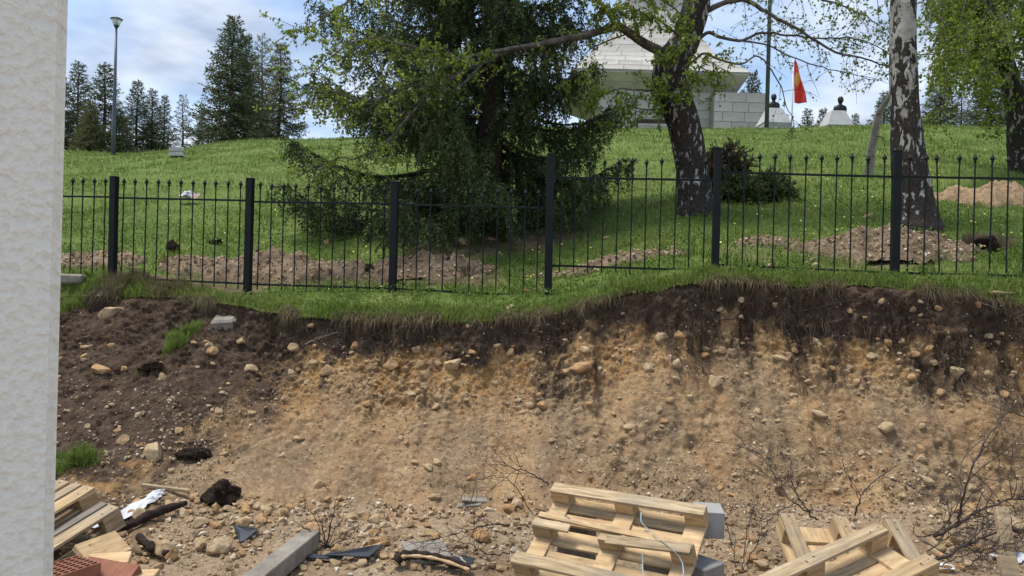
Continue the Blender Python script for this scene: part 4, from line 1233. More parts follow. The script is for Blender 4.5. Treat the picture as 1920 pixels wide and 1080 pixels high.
# thatch hanging over the lip
N = 26000
X = rng.uniform(-6.5, 6.6, N); g = lip_gap(X)
clump = fbm(np.stack([X, X * 0, X * 0], 1), 2.6, 3, 91)
keep = rng.uniform(0, 1, N) < .03 + 3.0 * np.clip(clump - .45, 0, 1) + .35 * sstep(.6, 1.6, X) * (clump > .42); X, g = X[keep], g[keep]
Yv = fence_y(X) - g + rng.uniform(-.05, .10, len(X)) ; Zv = meadow_z(X, Yv)
hh = rng.uniform(.04, .15, len(X)) * (.6 + 1.6 * np.clip(clump[keep] - .4, 0, 1)) ; hang = rng.uniform(0, 1, len(X))
dv = np.stack([rng.normal(0, .35, len(X)), -rng.uniform(.3, 1.1, len(X)), -1.6 * hang], 1)
v3, f3 = blades(np.stack([X, Yv, Zv], 1), hh, rng.uniform(.004, .009, len(X)), .4, 15, dv)
tag(link('lip_thatch', mesh_np('lip_thatch', v3, f3), M['dry_grass']), 'dry grass thatch hanging over the edge of the cut bank', 'dry grass', kind='stuff')
# green fringe on the lip
N = 24000
X = rng.uniform(-6.5, 6.6, N); g = lip_gap(X); Yv = fence_y(X) - g + rng.uniform(-.03, .30, N)
keep = rng.uniform(0, 1, N) < .2 + 1.7 * (fbm(np.stack([X, Yv * 2, X * 0], 1), 2.0, 3, 95) - .3); X, Yv = X[keep], Yv[keep]
v4, f4 = blades(np.stack([X, Yv, meadow_z(X, Yv) - .01], 1), rng.uniform(.05, .16, len(X)), rng.uniform(.006, .013, len(X)), .6, 17, np.stack([X * 0, X * 0 - .25, X * 0], 1))
tag(link('lip_grass', mesh_np('lip_grass', v4, f4), M['grass']), 'fresh green grass fringe along the top of the cut bank', 'grass', kind='stuff')
# tussocks: single clumps of grass
def tussock(p, rad, n_b, hgt, mat, label, seed, name='grass_tussock', down=0.0, cat='grass clump'):
    r = np.random.default_rng(seed); a = r.uniform(0, 6.28, n_b); q = rad * r.uniform(0, 1, n_b) ** .6
    q = q * (.7 + .6 * r.uniform(0, 1, n_b)); bx_, by_ = np.cos(a) * q, np.sin(a) * q * .7
    bz = np.array([ground_at(p[0] + float(i), p[1] + float(j)) for i, j in zip(bx_, by_)]) - p[2]
    bb = np.stack([bx_, by_, bz - .01], 1)
    dv = np.stack([np.cos(a) * q / rad * .25, np.sin(a) * q / rad * .25 - .15, 0 * a - down], 1)
    v, f = blades(bb, hgt * r.uniform(.5, 1.25, n_b), r.uniform(.004, .010, n_b), .45, seed, dv)
    o = link(name, mesh_np(name, v, f), M[mat]); o.location = p
    return tag(o, label, cat, 'grass clumps on the slumped end of the bank' if name == 'grass_tussock' else None)
for k, (x, y, rad, nb_, hg, mt, lab) in enumerate((
        (345, 628, .17, 1100, .15, 'grass', 'green grass clump slid halfway down the slumped left end of the bank'),
        (330, 650, .12, 600, .14, 'grass', 'smaller green grass clump just below the slid one on the left slump'),
        (135, 870, .22, 1300, .16, 'grass', 'green grass clump beside the stucco wall low on the left'),
        (160, 545, .25, 1000, .15, 'grass', 'green grass clump by the concrete kerb at the foot of the fence'),
        (240, 530, .30, 1500, .15, 'dry_grass', 'dry grass clump at the foot of the leftmost fence post'),
        (315, 545, .26, 1100, .14, 'dry_grass', 'dry grass clump hanging over the dark hollow on the left'),
        (130, 580, .22, 800, .13, 'grass', 'green sod ledge next to the stucco wall'),
        (275, 690, .14, 700, .10, 'dry_grass', 'dark matted sod lump on the left slump'))):
    hp = hit(x, y)
    tussock(hp[0], rad, nb_, hg, mt, lab, 300 + k)
# ================================================================= STONES
def rock_mesh(name, seed, sub=2, cuts=7, flat=.75, rough=.16):
    r = random.Random(seed); bm = bmesh.new()
    bmesh.ops.create_icosphere(bm, subdivisions=sub, radius=1.0)
    co = np.array([v.co[:] for v in bm.verts]); bm.verts.ensure_lookup_table()
    for _ in range(cuts):                       # broken faces
        nn = np.array([r.gauss(0, 1) for _ in range(3)]); nn /= np.linalg.norm(nn); d = r.uniform(.42, .80)
        k = co @ nn; over = k > d
        co[over] -= np.outer(k[over] - d, nn) * .92
    co *= 1 + (fbm(co + seed * 3.1, 1.6, 3, seed) - .5)[:, None] * rough * 2
    co *= np.array([1.0, r.uniform(.65, .95), flat * r.uniform(.7, 1.1)])
    for v, c_ in zip(bm.verts, co): v.co = c_
    me_ = bpy.data.meshes.new(name); bm.to_mesh(me_); bm.free()
    me_.polygons.foreach_set('use_smooth', np.full(len(me_.polygons), sub >= 3))
    return me_
n = Nodes('limestone')
c = n.ramp(n.noise(2.2, 5, .65), [(.28, (.34, .245, .145)), (.5, (.49, .38, .245)), (.72, (.60, .505, .36))])
c = n.mix(n.ramp(n.noise(7, 5, .7), [(.56, 0.0), (.70, .6)]), c, (.16, .105, .06))
tint = n.ramp(n.rnd(), [(0, (1.0, .76, .54)), (.45, (1.0, .92, .80)), (.8, (1.10, 1.06, 1.0)), (1, (.80, .68, .56))])
c = n.mix(1.0, c, tint, 'MULTIPLY')
M['limestone'] = n.done(c, .9, n.bump(n.noise(9, 6, .7), .6, .06), .2)
n = Nodes('limestone_pebble')
c = n.ramp(n.island(), [(0, (.18, .12, .068)), (.35, (.30, .21, .122)), (.7, (.42, .315, .195)), (.93, (.50, .41, .29)), (1, (.58, .52, .42))])
M['limestone_pebble'] = n.done(c, .9, n.bump(n.noise(60, 4), .5, .01), .2)
n = Nodes('pale_pebble')
c = n.ramp(n.island(), [(0, (.12, .09, .06)), (.4, (.26, .20, .14)), (.8, (.42, .36, .28)), (1, (.56, .51, .44))])
M['pale_pebble'] = n.done(c, .9, n.bump(n.noise(60, 4), .5, .01), .2)
ROCK = []
for k in range(10):
    m_ = rock_mesh('stone', 500 + k, 2, 11); m_.materials.append(M['limestone']); ROCK.append(m_)
BIG = []
for k in range(8):
    m_ = rock_mesh('rock', 540 + k, 4, 14, .8, .20); m_.materials.append(M['limestone']); BIG.append(m_)
rs = random.Random(77)
def stone_at(x, y, wpx, hpx=None, parent=None, mesh=None, sink=.30, name='stone', which='any', tilt=None, face=True):
    """a stone whose picture is about wpx by hpx photo pixels, seated on the ground there"""
    h = hit(x, y, which)
    if h is None: return None
    p, nn = h; D = p.y
    a = wpx / F * D / 2; b_ = (hpx if hpx else wpx * rs.uniform(.6, .85)) / F * D / 2
    o = bpy.data.objects.new(name, mesh or rs.choice(ROCK)); COL.objects.link(o)
    if parent is not None: o.parent = parent
    rot = Matrix.Rotation(rs.uniform(-.35, .35) if tilt is None else tilt, 4, 'Y') @ Matrix.Rotation(rs.uniform(-.3, .3), 4, 'X') @ Matrix.Rotation(rs.choice((0, math.pi)) + rs.uniform(-.3, .3), 4, 'Z')
    me_ = o.data; ext = np.array([v.co[:] for v in me_.vertices]) if me_.name not in stone_at.e else None
    if ext is not None: stone_at.e[me_.name] = np.abs(ext).max(0)
    ex = stone_at.e[me_.name]
    o.matrix_world = Matrix.Translation(p + nn * b_ * (1 - 2 * sink)) @ rot @ Matrix.Diagonal((a / ex[0], min(a, b_ * 1.2) / ex[1], b_ / ex[2], 1))
    return o
stone_at.e = {}
# stones that can be picked out in the cut face (children of the bank)
BANK_ST = [(1092, 692, 46, 26), (847, 686, 42, 30), (1466, 673, 42, 18), (1343, 716, 34, 32), (1662, 805, 32, 28), (1790, 698, 32, 36), (185, 695, 44, 28), (307, 709, 22, 20), (470, 774, 16, 15), (620, 696, 34, 26),
           (556, 822, 18, 14), (597, 912, 28, 30), (595, 940, 24, 26), (205, 590, 46, 56), (1215, 690, 26, 24), (1270, 683, 20, 22), (1240, 632, 30, 26), (1275, 630, 24, 20), (1525, 642, 18, 22), (1665, 642, 18, 16),
           (1640, 668, 34, 16), (1710, 708, 20, 16), (1765, 735, 18, 20), (1605, 716, 16, 16), (1422, 772, 20, 16), (1536, 776, 32, 16), (1615, 850, 16, 14), (1727, 862, 22, 20), (1728, 840, 18, 12), (1730, 800, 14, 18),
           (552, 655, 26, 24), (585, 685, 18, 16), (400, 658, 24, 20), (470, 692, 28, 20), (450, 640, 18, 14), (735, 683, 34, 22), (665, 650, 24, 18), (780, 655, 22, 18), (958, 660, 18, 16), (1350, 580, 16, 10), (1390, 563, 13, 14),
           (1453, 570, 16, 15), (1594, 842 - 260, 13, 12), (1710, 580, 14, 14), (1723, 566, 15, 10), (1760, 578, 17, 14), (1725, 590, 12, 10), (1833, 570, 14, 15), (1652, 565, 12, 14), (1623, 595, 14, 8), (1390, 594, 12, 10), (1097, 655, 20, 16), (1061, 638, 12, 10), (1088, 634, 10, 10),
           (1340, 660, 12, 12), (1355, 655, 16, 14), (1320, 667, 20, 14), (885, 898, 30, 18), (805, 877, 26, 18), (530, 855, 20, 14), (420, 852, 16, 14), (285, 850, 40, 40), (235, 825, 28, 24), (220, 808, 20, 14), (265, 835, 18, 12),
           (690, 975, 24, 36), (655, 970, 34, 24), (970, 945, 26, 24), (965, 970, 22, 18), (1370, 930, 24, 16), (1350, 915, 14, 16), (1735, 900, 30, 24), (1695, 930, 24, 14), (1820, 915, 20, 16), (1515, 715, 16, 12), (1740, 655, 20, 18), (1690, 640, 16, 14),
           (1180, 800, 30, 14), (1130, 795, 18, 18), (1020, 760, 24, 16), (1010, 745, 16, 12), (930, 720, 18, 14), (1245, 790, 18, 12), (1460, 790, 16, 10), (1490, 655, 14, 12), (1560, 690, 16, 12), (1800, 760, 20, 14), (1850, 700, 20, 18), (1880, 740, 22, 18)]
for (x, y, w_, h_) in BANK_ST:
    stone_at(x, y, w_, h_, bank, rs.choice(BIG if w_ > 22 else ROCK), .46)
cnt = len(BANK_ST)
while cnt < 300:
    x = rs.uniform(100, 1919)
    y = rs.triangular(560, 950, 660)
    if x < 480 and y < 640: continue
    w_ = 9 + 12 * rs.random() ** 2.2
    if y < 640 and rs.random() < .45: continue
    if stone_at(x, y, w_, None, bank, None, .46) is not None: cnt += 1

# loose rocks at the foot: each one a thing
LOOSE = [(310, 1018, 46, 48, 'large pale upright boulder beside the dark branch at lower left'), (415, 1025, 50, 36, 'broad pale boulder, second of the pair at lower left'), (325, 1042, 26, 28, 'tan stone leaning at the foot of the upright boulder'),
         (375, 1022, 26, 28, 'greyish stone between the two pale boulders'), (378, 982, 30, 20, 'angular stone behind the greyish one near the black clod'), (455, 978, 44, 16, 'long flat pale stone behind the dark blue slate fragment'), (268, 965, 34, 26, 'brown-topped stone beside the white plastic sheet'),
         (405, 958, 16, 20, 'small upright orange-tan stone below the black clod'), (425, 955, 24, 18, 'tan stone next to the small upright one below the black clod'), (490, 948, 24, 18, 'tan stone at the right of the black clod'), (490, 970, 20, 16, 'round tan stone right of the long flat one'),
         (700, 1018, 28, 26, 'pale squarish stone at the left end of the dark plastic sheet'), (722, 1018, 22, 24, 'pale stone touching the squarish one by the dark plastic'), (905, 1006, 34, 28, 'orange-brown rock by the black hollow left of the broken pallet'),
         (900, 1060, 28, 24, 'pale cube-like stone below the left corner of the broken pallet'), (922, 1060, 20, 18, 'small pale stone next to the cube-like one by the pallet'), (795, 1025, 36, 24, 'rough pale rock above the barked log'),
         (840, 1022, 40, 26, 'rough brownish rock between the log and the broken pallet'), (1828, 958, 48, 30, 'big pale wedge-shaped rock at the right below the thin tree shoot'), (1785, 1015, 36, 28, 'round tan rock among the twig pile at lower right'),
         (1905, 990, 34, 26, 'orange-tan rock at the right edge by the grey plank'), (1402, 1040, 32, 24, 'broken pale rock between the two pallet stacks'), (1422, 1030, 22, 18, 'tan rock behind the broken pale one between the pallets'), (1425, 1060, 30, 24, 'orange-tan rock in front between the pallets'),
         (590, 990, 50, 24, 'pale crumbled rock behind the dry twig plant'), (520, 1030, 34, 22, 'pinkish brown rock beside the grey concrete beam')]
for k, (x, y, w_, h_, lab) in enumerate(LOOSE):
    o = stone_at(x, y + h_ * .2, w_, h_, None, BIG[k % 8], .22, 'loose_rock')
    tag(o, lab, 'rock', 'loose rocks at the foot of the bank')
LANDMARKS = [(200, 960, 'by the left pallet stack'), (255, 985, 'by the white plastic sheet'), (310, 1020, 'around the upright pale boulder'), (415, 930, 'around the black soil clod'), (455, 1010, 'around the jagged dark plastic piece'), (520, 1050, 'left of the concrete beam'),
             (612, 1000, 'around the dry twig plant'), (665, 1050, 'around the dark plastic strip'), (740, 1000, 'between the dark plastic strip and the barked log'), (800, 1060, 'around the barked log'), (850, 1000, 'above the barked log'), (905, 1010, 'by the orange-brown rock'), (930, 1065, 'at the near left corner of the broken pallet'),
             (985, 960, 'at the far left corner of the broken pallet'), (1375, 1040, 'right beside the corner-on grey block'), (1410, 1025, 'at the far end of the gap between the pallets'), (1415, 1065, 'at the near end of the gap between the pallets'), (1445, 1040, 'at the left side of the tangled pallets'), (1760, 1060, 'right of the tangled pallets'), (1830, 960, 'around the wedge-shaped rock'), (1890, 1010, 'around the standing grey plank'), (1840, 1050, 'under the brush pile'), (540, 960, 'between the black clod and the twig plant'), (660, 960, 'on the scree above the twig plant')]
def stone_label(o):
    p = o.matrix_world.translation; x = 960 + F * p.x / p.y; y = 540 + F * (CZ - p.z) / p.y
    lm = min(LANDMARKS, key=lambda q: (q[0] - x) ** 2 + (q[1] - y) ** 2)[2]
    sz = max(o.matrix_world.to_scale()); w = 'small' if sz < .032 else ('fist-sized' if sz < .055 else 'large')
    tag(o, '%s tan limestone lying loose %s' % (w, lm), 'stone', 'loose %s stones %s' % (w, lm))
zones = [(235, 960, 930, 1070, 130), (960, 1030, 930, 990, 6), (1365, 1450, 1000, 1078, 20), (1740, 1919, 960, 1078, 40), (230, 520, 945, 990, 30), (620, 960, 985, 1070, 40)]
for (xa, xb, ya, yb, cnt) in zones:
    for _ in range(cnt):
        o = stone_at(rs.uniform(xa, xb), rs.uniform(ya, yb), 9 + 19 * rs.random() ** 1.6, None, None, None, .25, 'loose_stone')
        if o: stone_label(o)

# gravel: far too many to count
def gravel(name, pts, nrm, size, mat, seed, label, parent=None):
    r = np.random.default_rng(seed); n_ = len(pts)
    oc = np.array([(1, 0, 0), (-1, 0, 0), (0, 1, 0), (0, -1, 0), (0, 0, 1), (0, 0, -1)], float)
    ft = np.array([(0, 2, 4), (2, 1, 4), (1, 3, 4), (3, 0, 4), (2, 0, 5), (1, 2, 5), (3, 1, 5), (0, 3, 5)])
    # cuboctahedron-ish chips: jittered octahedra with cut corners
    A_ = r.normal(size=(n_, 3)); Bq = r.normal(size=(n_, 3)); e1 = unit(A_); e2 = unit(np.cross(e1, Bq)); e3 = np.cross(e1, e2)
    sc = size[:, None] * r.uniform(.6, 1.15, (n_, 3))
    loc = oc[None] * r.uniform(.75, 1.1, (n_, 6, 1)) + r.normal(0, .16, (n_, 6, 3))
    v = (loc[..., 0:1] * sc[:, None, 0:1]) * e1[:, None] + (loc[..., 1:2] * sc[:, None, 1:2]) * e2[:, None] + (loc[..., 2:3] * sc[:, None, 2:3]) * e3[:, None]
    v = v + pts[:, None] + nrm[:, None] * size[:, None, None] * .25
    f = ft[None] + (np.arange(n_) * 6)[:, None, None]
    o = link(name, mesh_np(name, v.reshape(-1, 3), f.reshape(-1, 3)), M[mat], parent)
    if parent is None: tag(o, label, 'gravel')
    o['kind'] = 'stuff'
    return o
Bf = B.reshape(-1, 3)
hm = humus
def pick_bank(n_, weight, seed):
    r = np.random.default_rng(seed)
    area = weight * (np.abs(Bf[:, 0]) < 6.6); i = r.choice(len(Bf), n_, p=area / area.sum())
    return Bf[i] + r.normal(0, .008, (n_, 3)), np.tile(np.array([0, -.7, .7]), (n_, 1)), r
cl = fbm(Bf, 2.4, 3, 401)
p_, n_, r_ = pick_bank(21000, ((1 - hm) * np.clip(cl - .25, 0, 1) ** 1.5 + .06 * (1 - hm)) * (.3 + .7 * upz), 402)
gravel('bank_gravel', p_, n_, .0025 + .014 * r_.uniform(0, 1, len(p_)) ** 3.4, 'limestone_pebble', 403, '', bank)
p_, n_, r_ = pick_bank(5200, hm * np.clip(cl - .3, 0, 1) ** 2 + .005, 404)
gravel('humus_gravel', p_, n_, .0025 + .013 * r_.uniform(0, 1, len(p_)) ** 4, 'pale_pebble', 405, '', bank)
fl2 = np.maximum(sstep(1.5, 2.0, depth), .7 * sstep(.7, 1.2, depth) * (Bf[:, 0] < -2.6)) * np.clip(cl - .2, 0, 1)
p_, n_, r_ = pick_bank(10500, fl2, 406)
gravel('talus_gravel', p_, n_, .005 + .022 * r_.uniform(0, 1, len(p_)) ** 2.6, 'limestone_pebble', 407, '', bank)
r_ = np.random.default_rng(408); N = 22000
X = r_.uniform(-5, 5.5, N); Y = r_.uniform(4.3, 7.5, N); cl2 = fbm(np.stack([X, Y, X * 0], 1), 1.6, 3, 409)
k_ = r_.uniform(0, 1, N) < np.clip((cl2 - .25) * 2.4, .15, 1) * (.45 + .55 * sstep(5.0, 6.2, Y)); X, Y = X[k_], Y[k_]
gravel('yard_gravel', np.stack([X, Y, floor_z(X, Y)], 1), np.tile(np.array([0, 0, 1.0]), (len(X), 1)), .004 + .026 * r_.uniform(0, 1, len(X)) ** 2.3, 'limestone_pebble', 410, 'pale limestone gravel strewn over the yard floor')
# rubble too small and too many to pick apart
r_ = np.random.default_rng(411); N = 5200
X = r_.uniform(-4.6, 5.0, N); Y = r_.uniform(4.7, 6.85, N); cl3 = fbm(np.stack([X, Y, X * 0], 1), 1.9, 3, 412)
k_ = r_.uniform(0, 1, N) < np.clip((cl3 - .38) * 4, .02, 1) * sstep(4.9, 5.9, Y) * (.35 + .65 * sstep(1.0, .2, X)); X, Y = X[k_], Y[k_]
gravel('rubble', np.array([(x_, y_, ground_at(x_, y_)) for x_, y_ in zip(X, Y)]), np.tile(np.array([0, 0, 1.0]), (len(X), 1)), .014 + .03 * r_.uniform(0, 1, len(X)) ** 1.8, 'limestone_pebble', 413, 'small limestone rubble covering the foot of the cut bank')
for (cx, cy, rx, ry, rz, sd, HX, HY, HZ, pf) in HEAPS:
    r_ = np.random.default_rng(sd); w_ = (pf > .02) * 1.0; nn_ = int(1900 * rx * ry) + 150
    i = r_.choice(len(HX), nn_, p=w_ / w_.sum())
    if sd == 206: continue
    gravel('heap_gravel', np.stack([HX, HY, HZ], 1)[i] + r_.normal(0, .012, (nn_, 3)), np.tile(np.array([0, 0, 1.0]), (nn_, 1)), .005 + .032 * r_.uniform(0, 1, nn_) ** 3.4, 'limestone_pebble', sd, {201: 'gravel on the long tan heap', 202: 'gravel on the low earth streak at left', 203: 'gravel on the stony heap under the spruce', 204: 'gravel on the narrow earth ridge', 205: 'gravel on the heap by the white birch', 207: 'gravel on the small stony patch'}[sd])
# stones lying behind the fence
for (x, y, w_, h_, lab) in ((868, 458, 34, 22, 'pale angular stone on the heap below the spruce trunk'), (795, 468, 36, 20, 'rounded tan stone on the heap left of the pale angular one'), (922, 450, 22, 10, 'flat pale stone right of the spruce heap'), (625, 518, 50, 14, 'long flat brown stone behind the second fence panel'),
                             (805, 542, 20, 10, 'small pale stone under the fence in the middle'), (1010, 545, 18, 16, 'pale stone at the foot of the tall stepped fence post'), (988, 548, 14, 10, 'small round stone left of the tall stepped fence post'), (1628, 410, 18, 18, 'pale stone on top of the gravelly heap'), (1738, 480, 42, 22, 'tan boulder half sunk at the right foot of the gravelly heap'),
                             (1805, 488, 24, 12, 'low tan stone right of the gravelly heap'), (1138, 448, 14, 10, 'small pale stone in the grass right of the spruce'), (615, 458, 14, 18, 'pale upright stone under the left spruce branches'), (1530, 500, 22, 14, 'small tan stone by the bottom rail right of centre')):
    o = stone_at(x, y, w_, h_, None, rs.choice(BIG), .3, 'field_stone', 'meadow')
    if o: tag(o, lab, 'stone', 'stones behind the fence')

# ================================================================= ROOTS IN THE HUMUS
n = Nodes('root'); M['root'] = n.done(n.ramp(n.island(), [(0, (.030, .020, .014)), (.6, (.075, .052, .036)), (1, (.17, .13, .095))]), .9, None, .1)
rt = MB(); r_ = np.random.default_rng(420)
cand = np.where((humus > .5) & (depth > .02) & (depth < .75) & (np.abs(Bf[:, 0]) < 6.4) & (Bf[:, 0] > -3.6))[0]
clr = fbm(np.stack([Bf[cand, 0], Bf[cand, 0] * 0, Bf[cand, 0] * 0], 1), 2.8, 2, 421)
ww = np.exp(-depth[cand] * 3) * np.clip(clr - .25, .02, 1)
for i in r_.choice(cand, 1800, p=ww / ww.sum()):
    q = Bf[i].copy(); pts = [tuple(q)]; L = r_.uniform(.05, .30); d = np.array([r_.normal(0, .5), -.35, -.6]); m = 5
    for j in range(m):
        d = unit(d + r_.normal(0, .35, 3) + np.array([0, -.02, -.22])); q = q + d * L / m; pts.append(tuple(q))
    rt.tube(pts, list(np.linspace(r_.uniform(.0012, .003), .0008, m + 1)), 3, False)
# beard-like root strands over the subsoil
cand = np.where((humus > .35) & (depth > .35) & (depth < 1.1) & (np.abs(Bf[:, 0]) < 6.4) & (Bf[:, 0] > -2.9))[0]
for i in r_.choice(cand, 520, p=(lambda q: q / q.sum())(.35 + 1.0 * sstep(.2, 2.0, Bf[cand, 0]))):
    c0 = Bf[i]
    for s_ in range(6):
        q = c0 + r_.normal(0, .025, 3) * np.array([1, .3, .6]); pts = [tuple(q)]; d = np.array([r_.normal(0, .2), -.45, -.8]); L = r_.uniform(.06, .22)
        for j in range(4):
            d = unit(d + r_.normal(0, .22, 3) + np.array([0, -.03, -.15])); q = q + d * L / 4; pts.append(tuple(q))
        rt.tube(pts, list(np.linspace(.0024, .0009, 5)), 3, False)
o = link('roots', rt.mesh('roots'), M['root'], bank); o['kind'] = 'stuff'
# ================================================================= PALLETS
def wood(name, a, b_, c_, grey=.4):
    n = Nodes(name)
    off = n.n.new('ShaderNodeVectorMath'); off.operation = 'ADD'
    rv = n.n.new('ShaderNodeCombineXYZ'); rr_ = n.rnd()
    for k in range(3): n.l.new(n.math('MULTIPLY', rr_, 13.0 + 7 * k), rv.inputs[k])
    n.l.new(n.tc.outputs['Object'], off.inputs[0]); n.l.new(rv.outputs[0], off.inputs[1])
    mp = n.n.new('ShaderNodeMapping'); mp.inputs['Scale'].default_value = (1.6, 16, 16); n.l.new(off.outputs[0], mp.inputs[0])
    g = n.noise(2.2, 6, .6, mp.outputs[0], .5)
    c = n.ramp(g, [(.34, a), (.5, b_), (.66, c_)])
    c = n.mix(n.ramp(n.noise(3.4, 6, .7, mp.outputs[0]), [(.62, 0.0), (.72, .55)]), c, (.12, .085, .055))
    c = n.mix(n.ramp(n.noise(4.5, 5, .7, off.outputs[0]), [(.52, 0.0), (.75, .55)]), c, (.20, .145, .09))
    wz = n.noise(2.6, 4, .6, off.outputs[0])
    c = n.mix(n.ramp(wz, [(.45, 0.0), (.68, grey)]), c, (.21, .19, .16))
    c = n.mix(n.ramp(n.noise(11, 3, .5, off.outputs[0]), [(.70, 0.0), (.76, .6)]), c, (.07, .05, .035))
    c = n.mix(1.0, c, n.math('ADD', n.math('MULTIPLY', rr_, .4), .8), 'MULTIPLY')
    M[name] = n.done(c, .85, n.bump(g, .5, .008), .15)
wood('pallet_wood', (.29, .19, .095), (.43, .30, .158), (.53, .39, .225))
wood('old_wood', (.22, .155, .088), (.35, .26, .155), (.46, .36, .23), .5)
wood('fresh_wood', (.38, .25, .13), (.50, .35, .19), (.58, .43, .25), .1)
wood('grey_wood', (.15, .125, .10), (.23, .20, .165), (.30, .26, .215), .6)
_bc = {}
def plank(size):
    k = tuple(round(s, 3) for s in size)
    if k not in _bc: _bc[k] = rounded_box('board', k, .004, .0016, len(_bc))
    return _bc[k]
def frame_from(O, ex, ey):
    ex = Vector(ex).normalized(); ey = (Vector(ey) - ex * ex.dot(Vector(ey))).normalized(); ez = ex.cross(ey)
    Mx = Matrix((ex, ey, ez)).transposed().to_4x4(); Mx.translation = O
    return Mx
def part(name, parent, size, loc, mat, rz=0.0, me=None):
    src = me or plank(size)
    m_ = src
    if src.materials and src.materials[0] != M[mat]: m_ = src.copy(); m_.materials.clear()
    o = link(name, m_, M[mat], parent); o.location = loc; o.rotation_euler = (0, 0, rz)
    return o
def pallet(Mx, label, L=1.2, W=.8, flip=True, woods=('pallet_wood', 'old_wood', 'fresh_wood'), broken=False, seed=0):
    """four-way block pallet; local x along the boards, y across, top surface at z = 0 (the skids when upside down)"""
    r = random.Random(seed)
    e = empty('wooden_pallet', (0, 0, 0), label, 'pallet', 'wooden pallets')
    e.matrix_world = Mx
    t = .022; bh = .10; rows = (W / 2 - .05, 0.0, -W / 2 + .05); colx = (-L / 2 + .0725, 0.0, L / 2 - .0725)
    if flip:
        for k, y in enumerate(rows):
            if broken and k == 1: continue
            part('skid_board', e, (L, .10, t), (0, y, -t / 2), woods[1 if k != 1 else 0])
        zt = -t
        for y in rows:
            for x in colx: part('block', e, (.145, .10, bh), (x, y, zt - bh / 2), woods[0])
        zt -= bh
        for x in colx: part('cross_board', e, (.145, W, t), (x, 0, zt - t / 2), woods[2])
        zt -= t
        for k, y in enumerate((W / 2 - .0725, W / 4 - .02, 0, -W / 4 + .02, -W / 2 + .0725)):
            part('deck_board', e, (L, (.145, .10, .145, .10, .145)[k], t), (0, y, zt - t / 2), woods[2 if k % 2 else 0])
    else:
        for k, y in enumerate((W / 2 - .0725, W / 4 - .02, 0, -W / 4 + .02, -W / 2 + .0725)):
            part('deck_board', e, (L, (.145, .10, .145, .10, .145)[k], t), (0, y, -t / 2), woods[k % 2])
        for x in colx: part('cross_board', e, (.145, W, t), (x, 0, -1.5 * t), woods[0])
        for y in rows:
            for x in colx: part('block', e, (.145, .10, bh), (x, y, -2 * t - bh / 2), woods[0])
            part('skid_board', e, (L, .10, t), (0, y, -2.5 * t - bh), woods[0])
    nl = MB()
    for y in rows:
        for x in colx:
            for s_ in (-1, 1): nl.tube([(x + s_ * .035 + r.uniform(-.008, .008), y + r.uniform(-.025, .025), -.004), (x + s_ * .035, y, .0015)], .0042, 6)
    if not broken: link('nails', nl.mesh('nails'), M['dark_bark'], e)['kind'] = 'stuff'
    return e
simple('dark_bark', (.022, .016, .013), (.055, .040, .032), 16, .95, .9, 40, .02, .1, rnd=.1)
# broken pallet in the middle: corners read from the photograph
BL, BR, FL = P(1035, 912, 5.82), P(1322, 957, 5.22), P(962, 1042, 5.30)
ex = (BR - BL).normalized(); ey = (BL - FL).normalized()
ctr = (BL + BR) / 2 + (FL - BL) / 2
Mp = frame_from(ctr, ex, ey)
p1 = pallet(Mp, 'upside-down pale pallet with a snapped middle board, tilted on grey blocks in the centre', broken=True, seed=1)
part('skid_fragment', p1, (.30, .07, .022), (-.45, -.012, -.011), 'old_wood', R(-1))
o = part('skid_strip', p1, (1.18, .045, .020), (.01, .040, -.004), 'pallet_wood', R(-1.2)); o.rotation_euler = (R(8), R(.6), R(-1.5))
o = part('skid_fragment', p1, (.60, .085, .022), (.30, -.035, .004), 'old_wood', R(1)); o.rotation_euler = (R(-6), R(-2.0), R(3))
# plastic strapping on it
simple('strap', (.20, .27, .29), (.26, .34, .36), 5, .5, 0, 20, .01, .4, rnd=0)
b = MB()
def ribbon(b, pts, w=.008):
    pts = spline(pts, 16); v = []
    for i, q in enumerate(pts):
        d = unit(pts[min(i + 1, 15)] - pts[max(i - 1, 0)]); s = unit(np.cross(d, [0, .5, 1]))
        v += [q - s * w / 2, q + s * w / 2]
    m = len(pts); b.add(v, [(2 * i, 2 * i + 1, 2 * i + 3, 2 * i + 2) for i in range(m - 1)])
def strap(pl, lab):
    b = MB(); ribbon(b, [tuple(Mp @ Vector(q)) for q in pl])
    o = link('plastic_strap', b.mesh('plastic_strap'), M['strap']); sm_ = o.modifiers.new('thickness', 'SOLIDIFY'); sm_.thickness = .0015
    tag(o, lab, 'strap', 'loose strapping on the broken pallet')
strap([(-.57, .17, -.03), (-.48, .13, .0), (-.40, .09, .012), (-.32, .06, .022)], 'short pale blue strap over the left end of the broken pallet')
strap([(.14, .30, -.05), (.19, .16, -.01), (.30, .06, .028), (.45, -.04, .03), (.56, -.12, .02), (.60, -.26, .01), (.50, -.36, .025), (.38, -.42, .01)], 'long looping blue strap across the right half of the broken pallet')
strap([(.28, -.10, -.02), (.30, -.18, -.06), (.33, -.26, -.05)], 'blue strap end hanging inside the broken pallet')

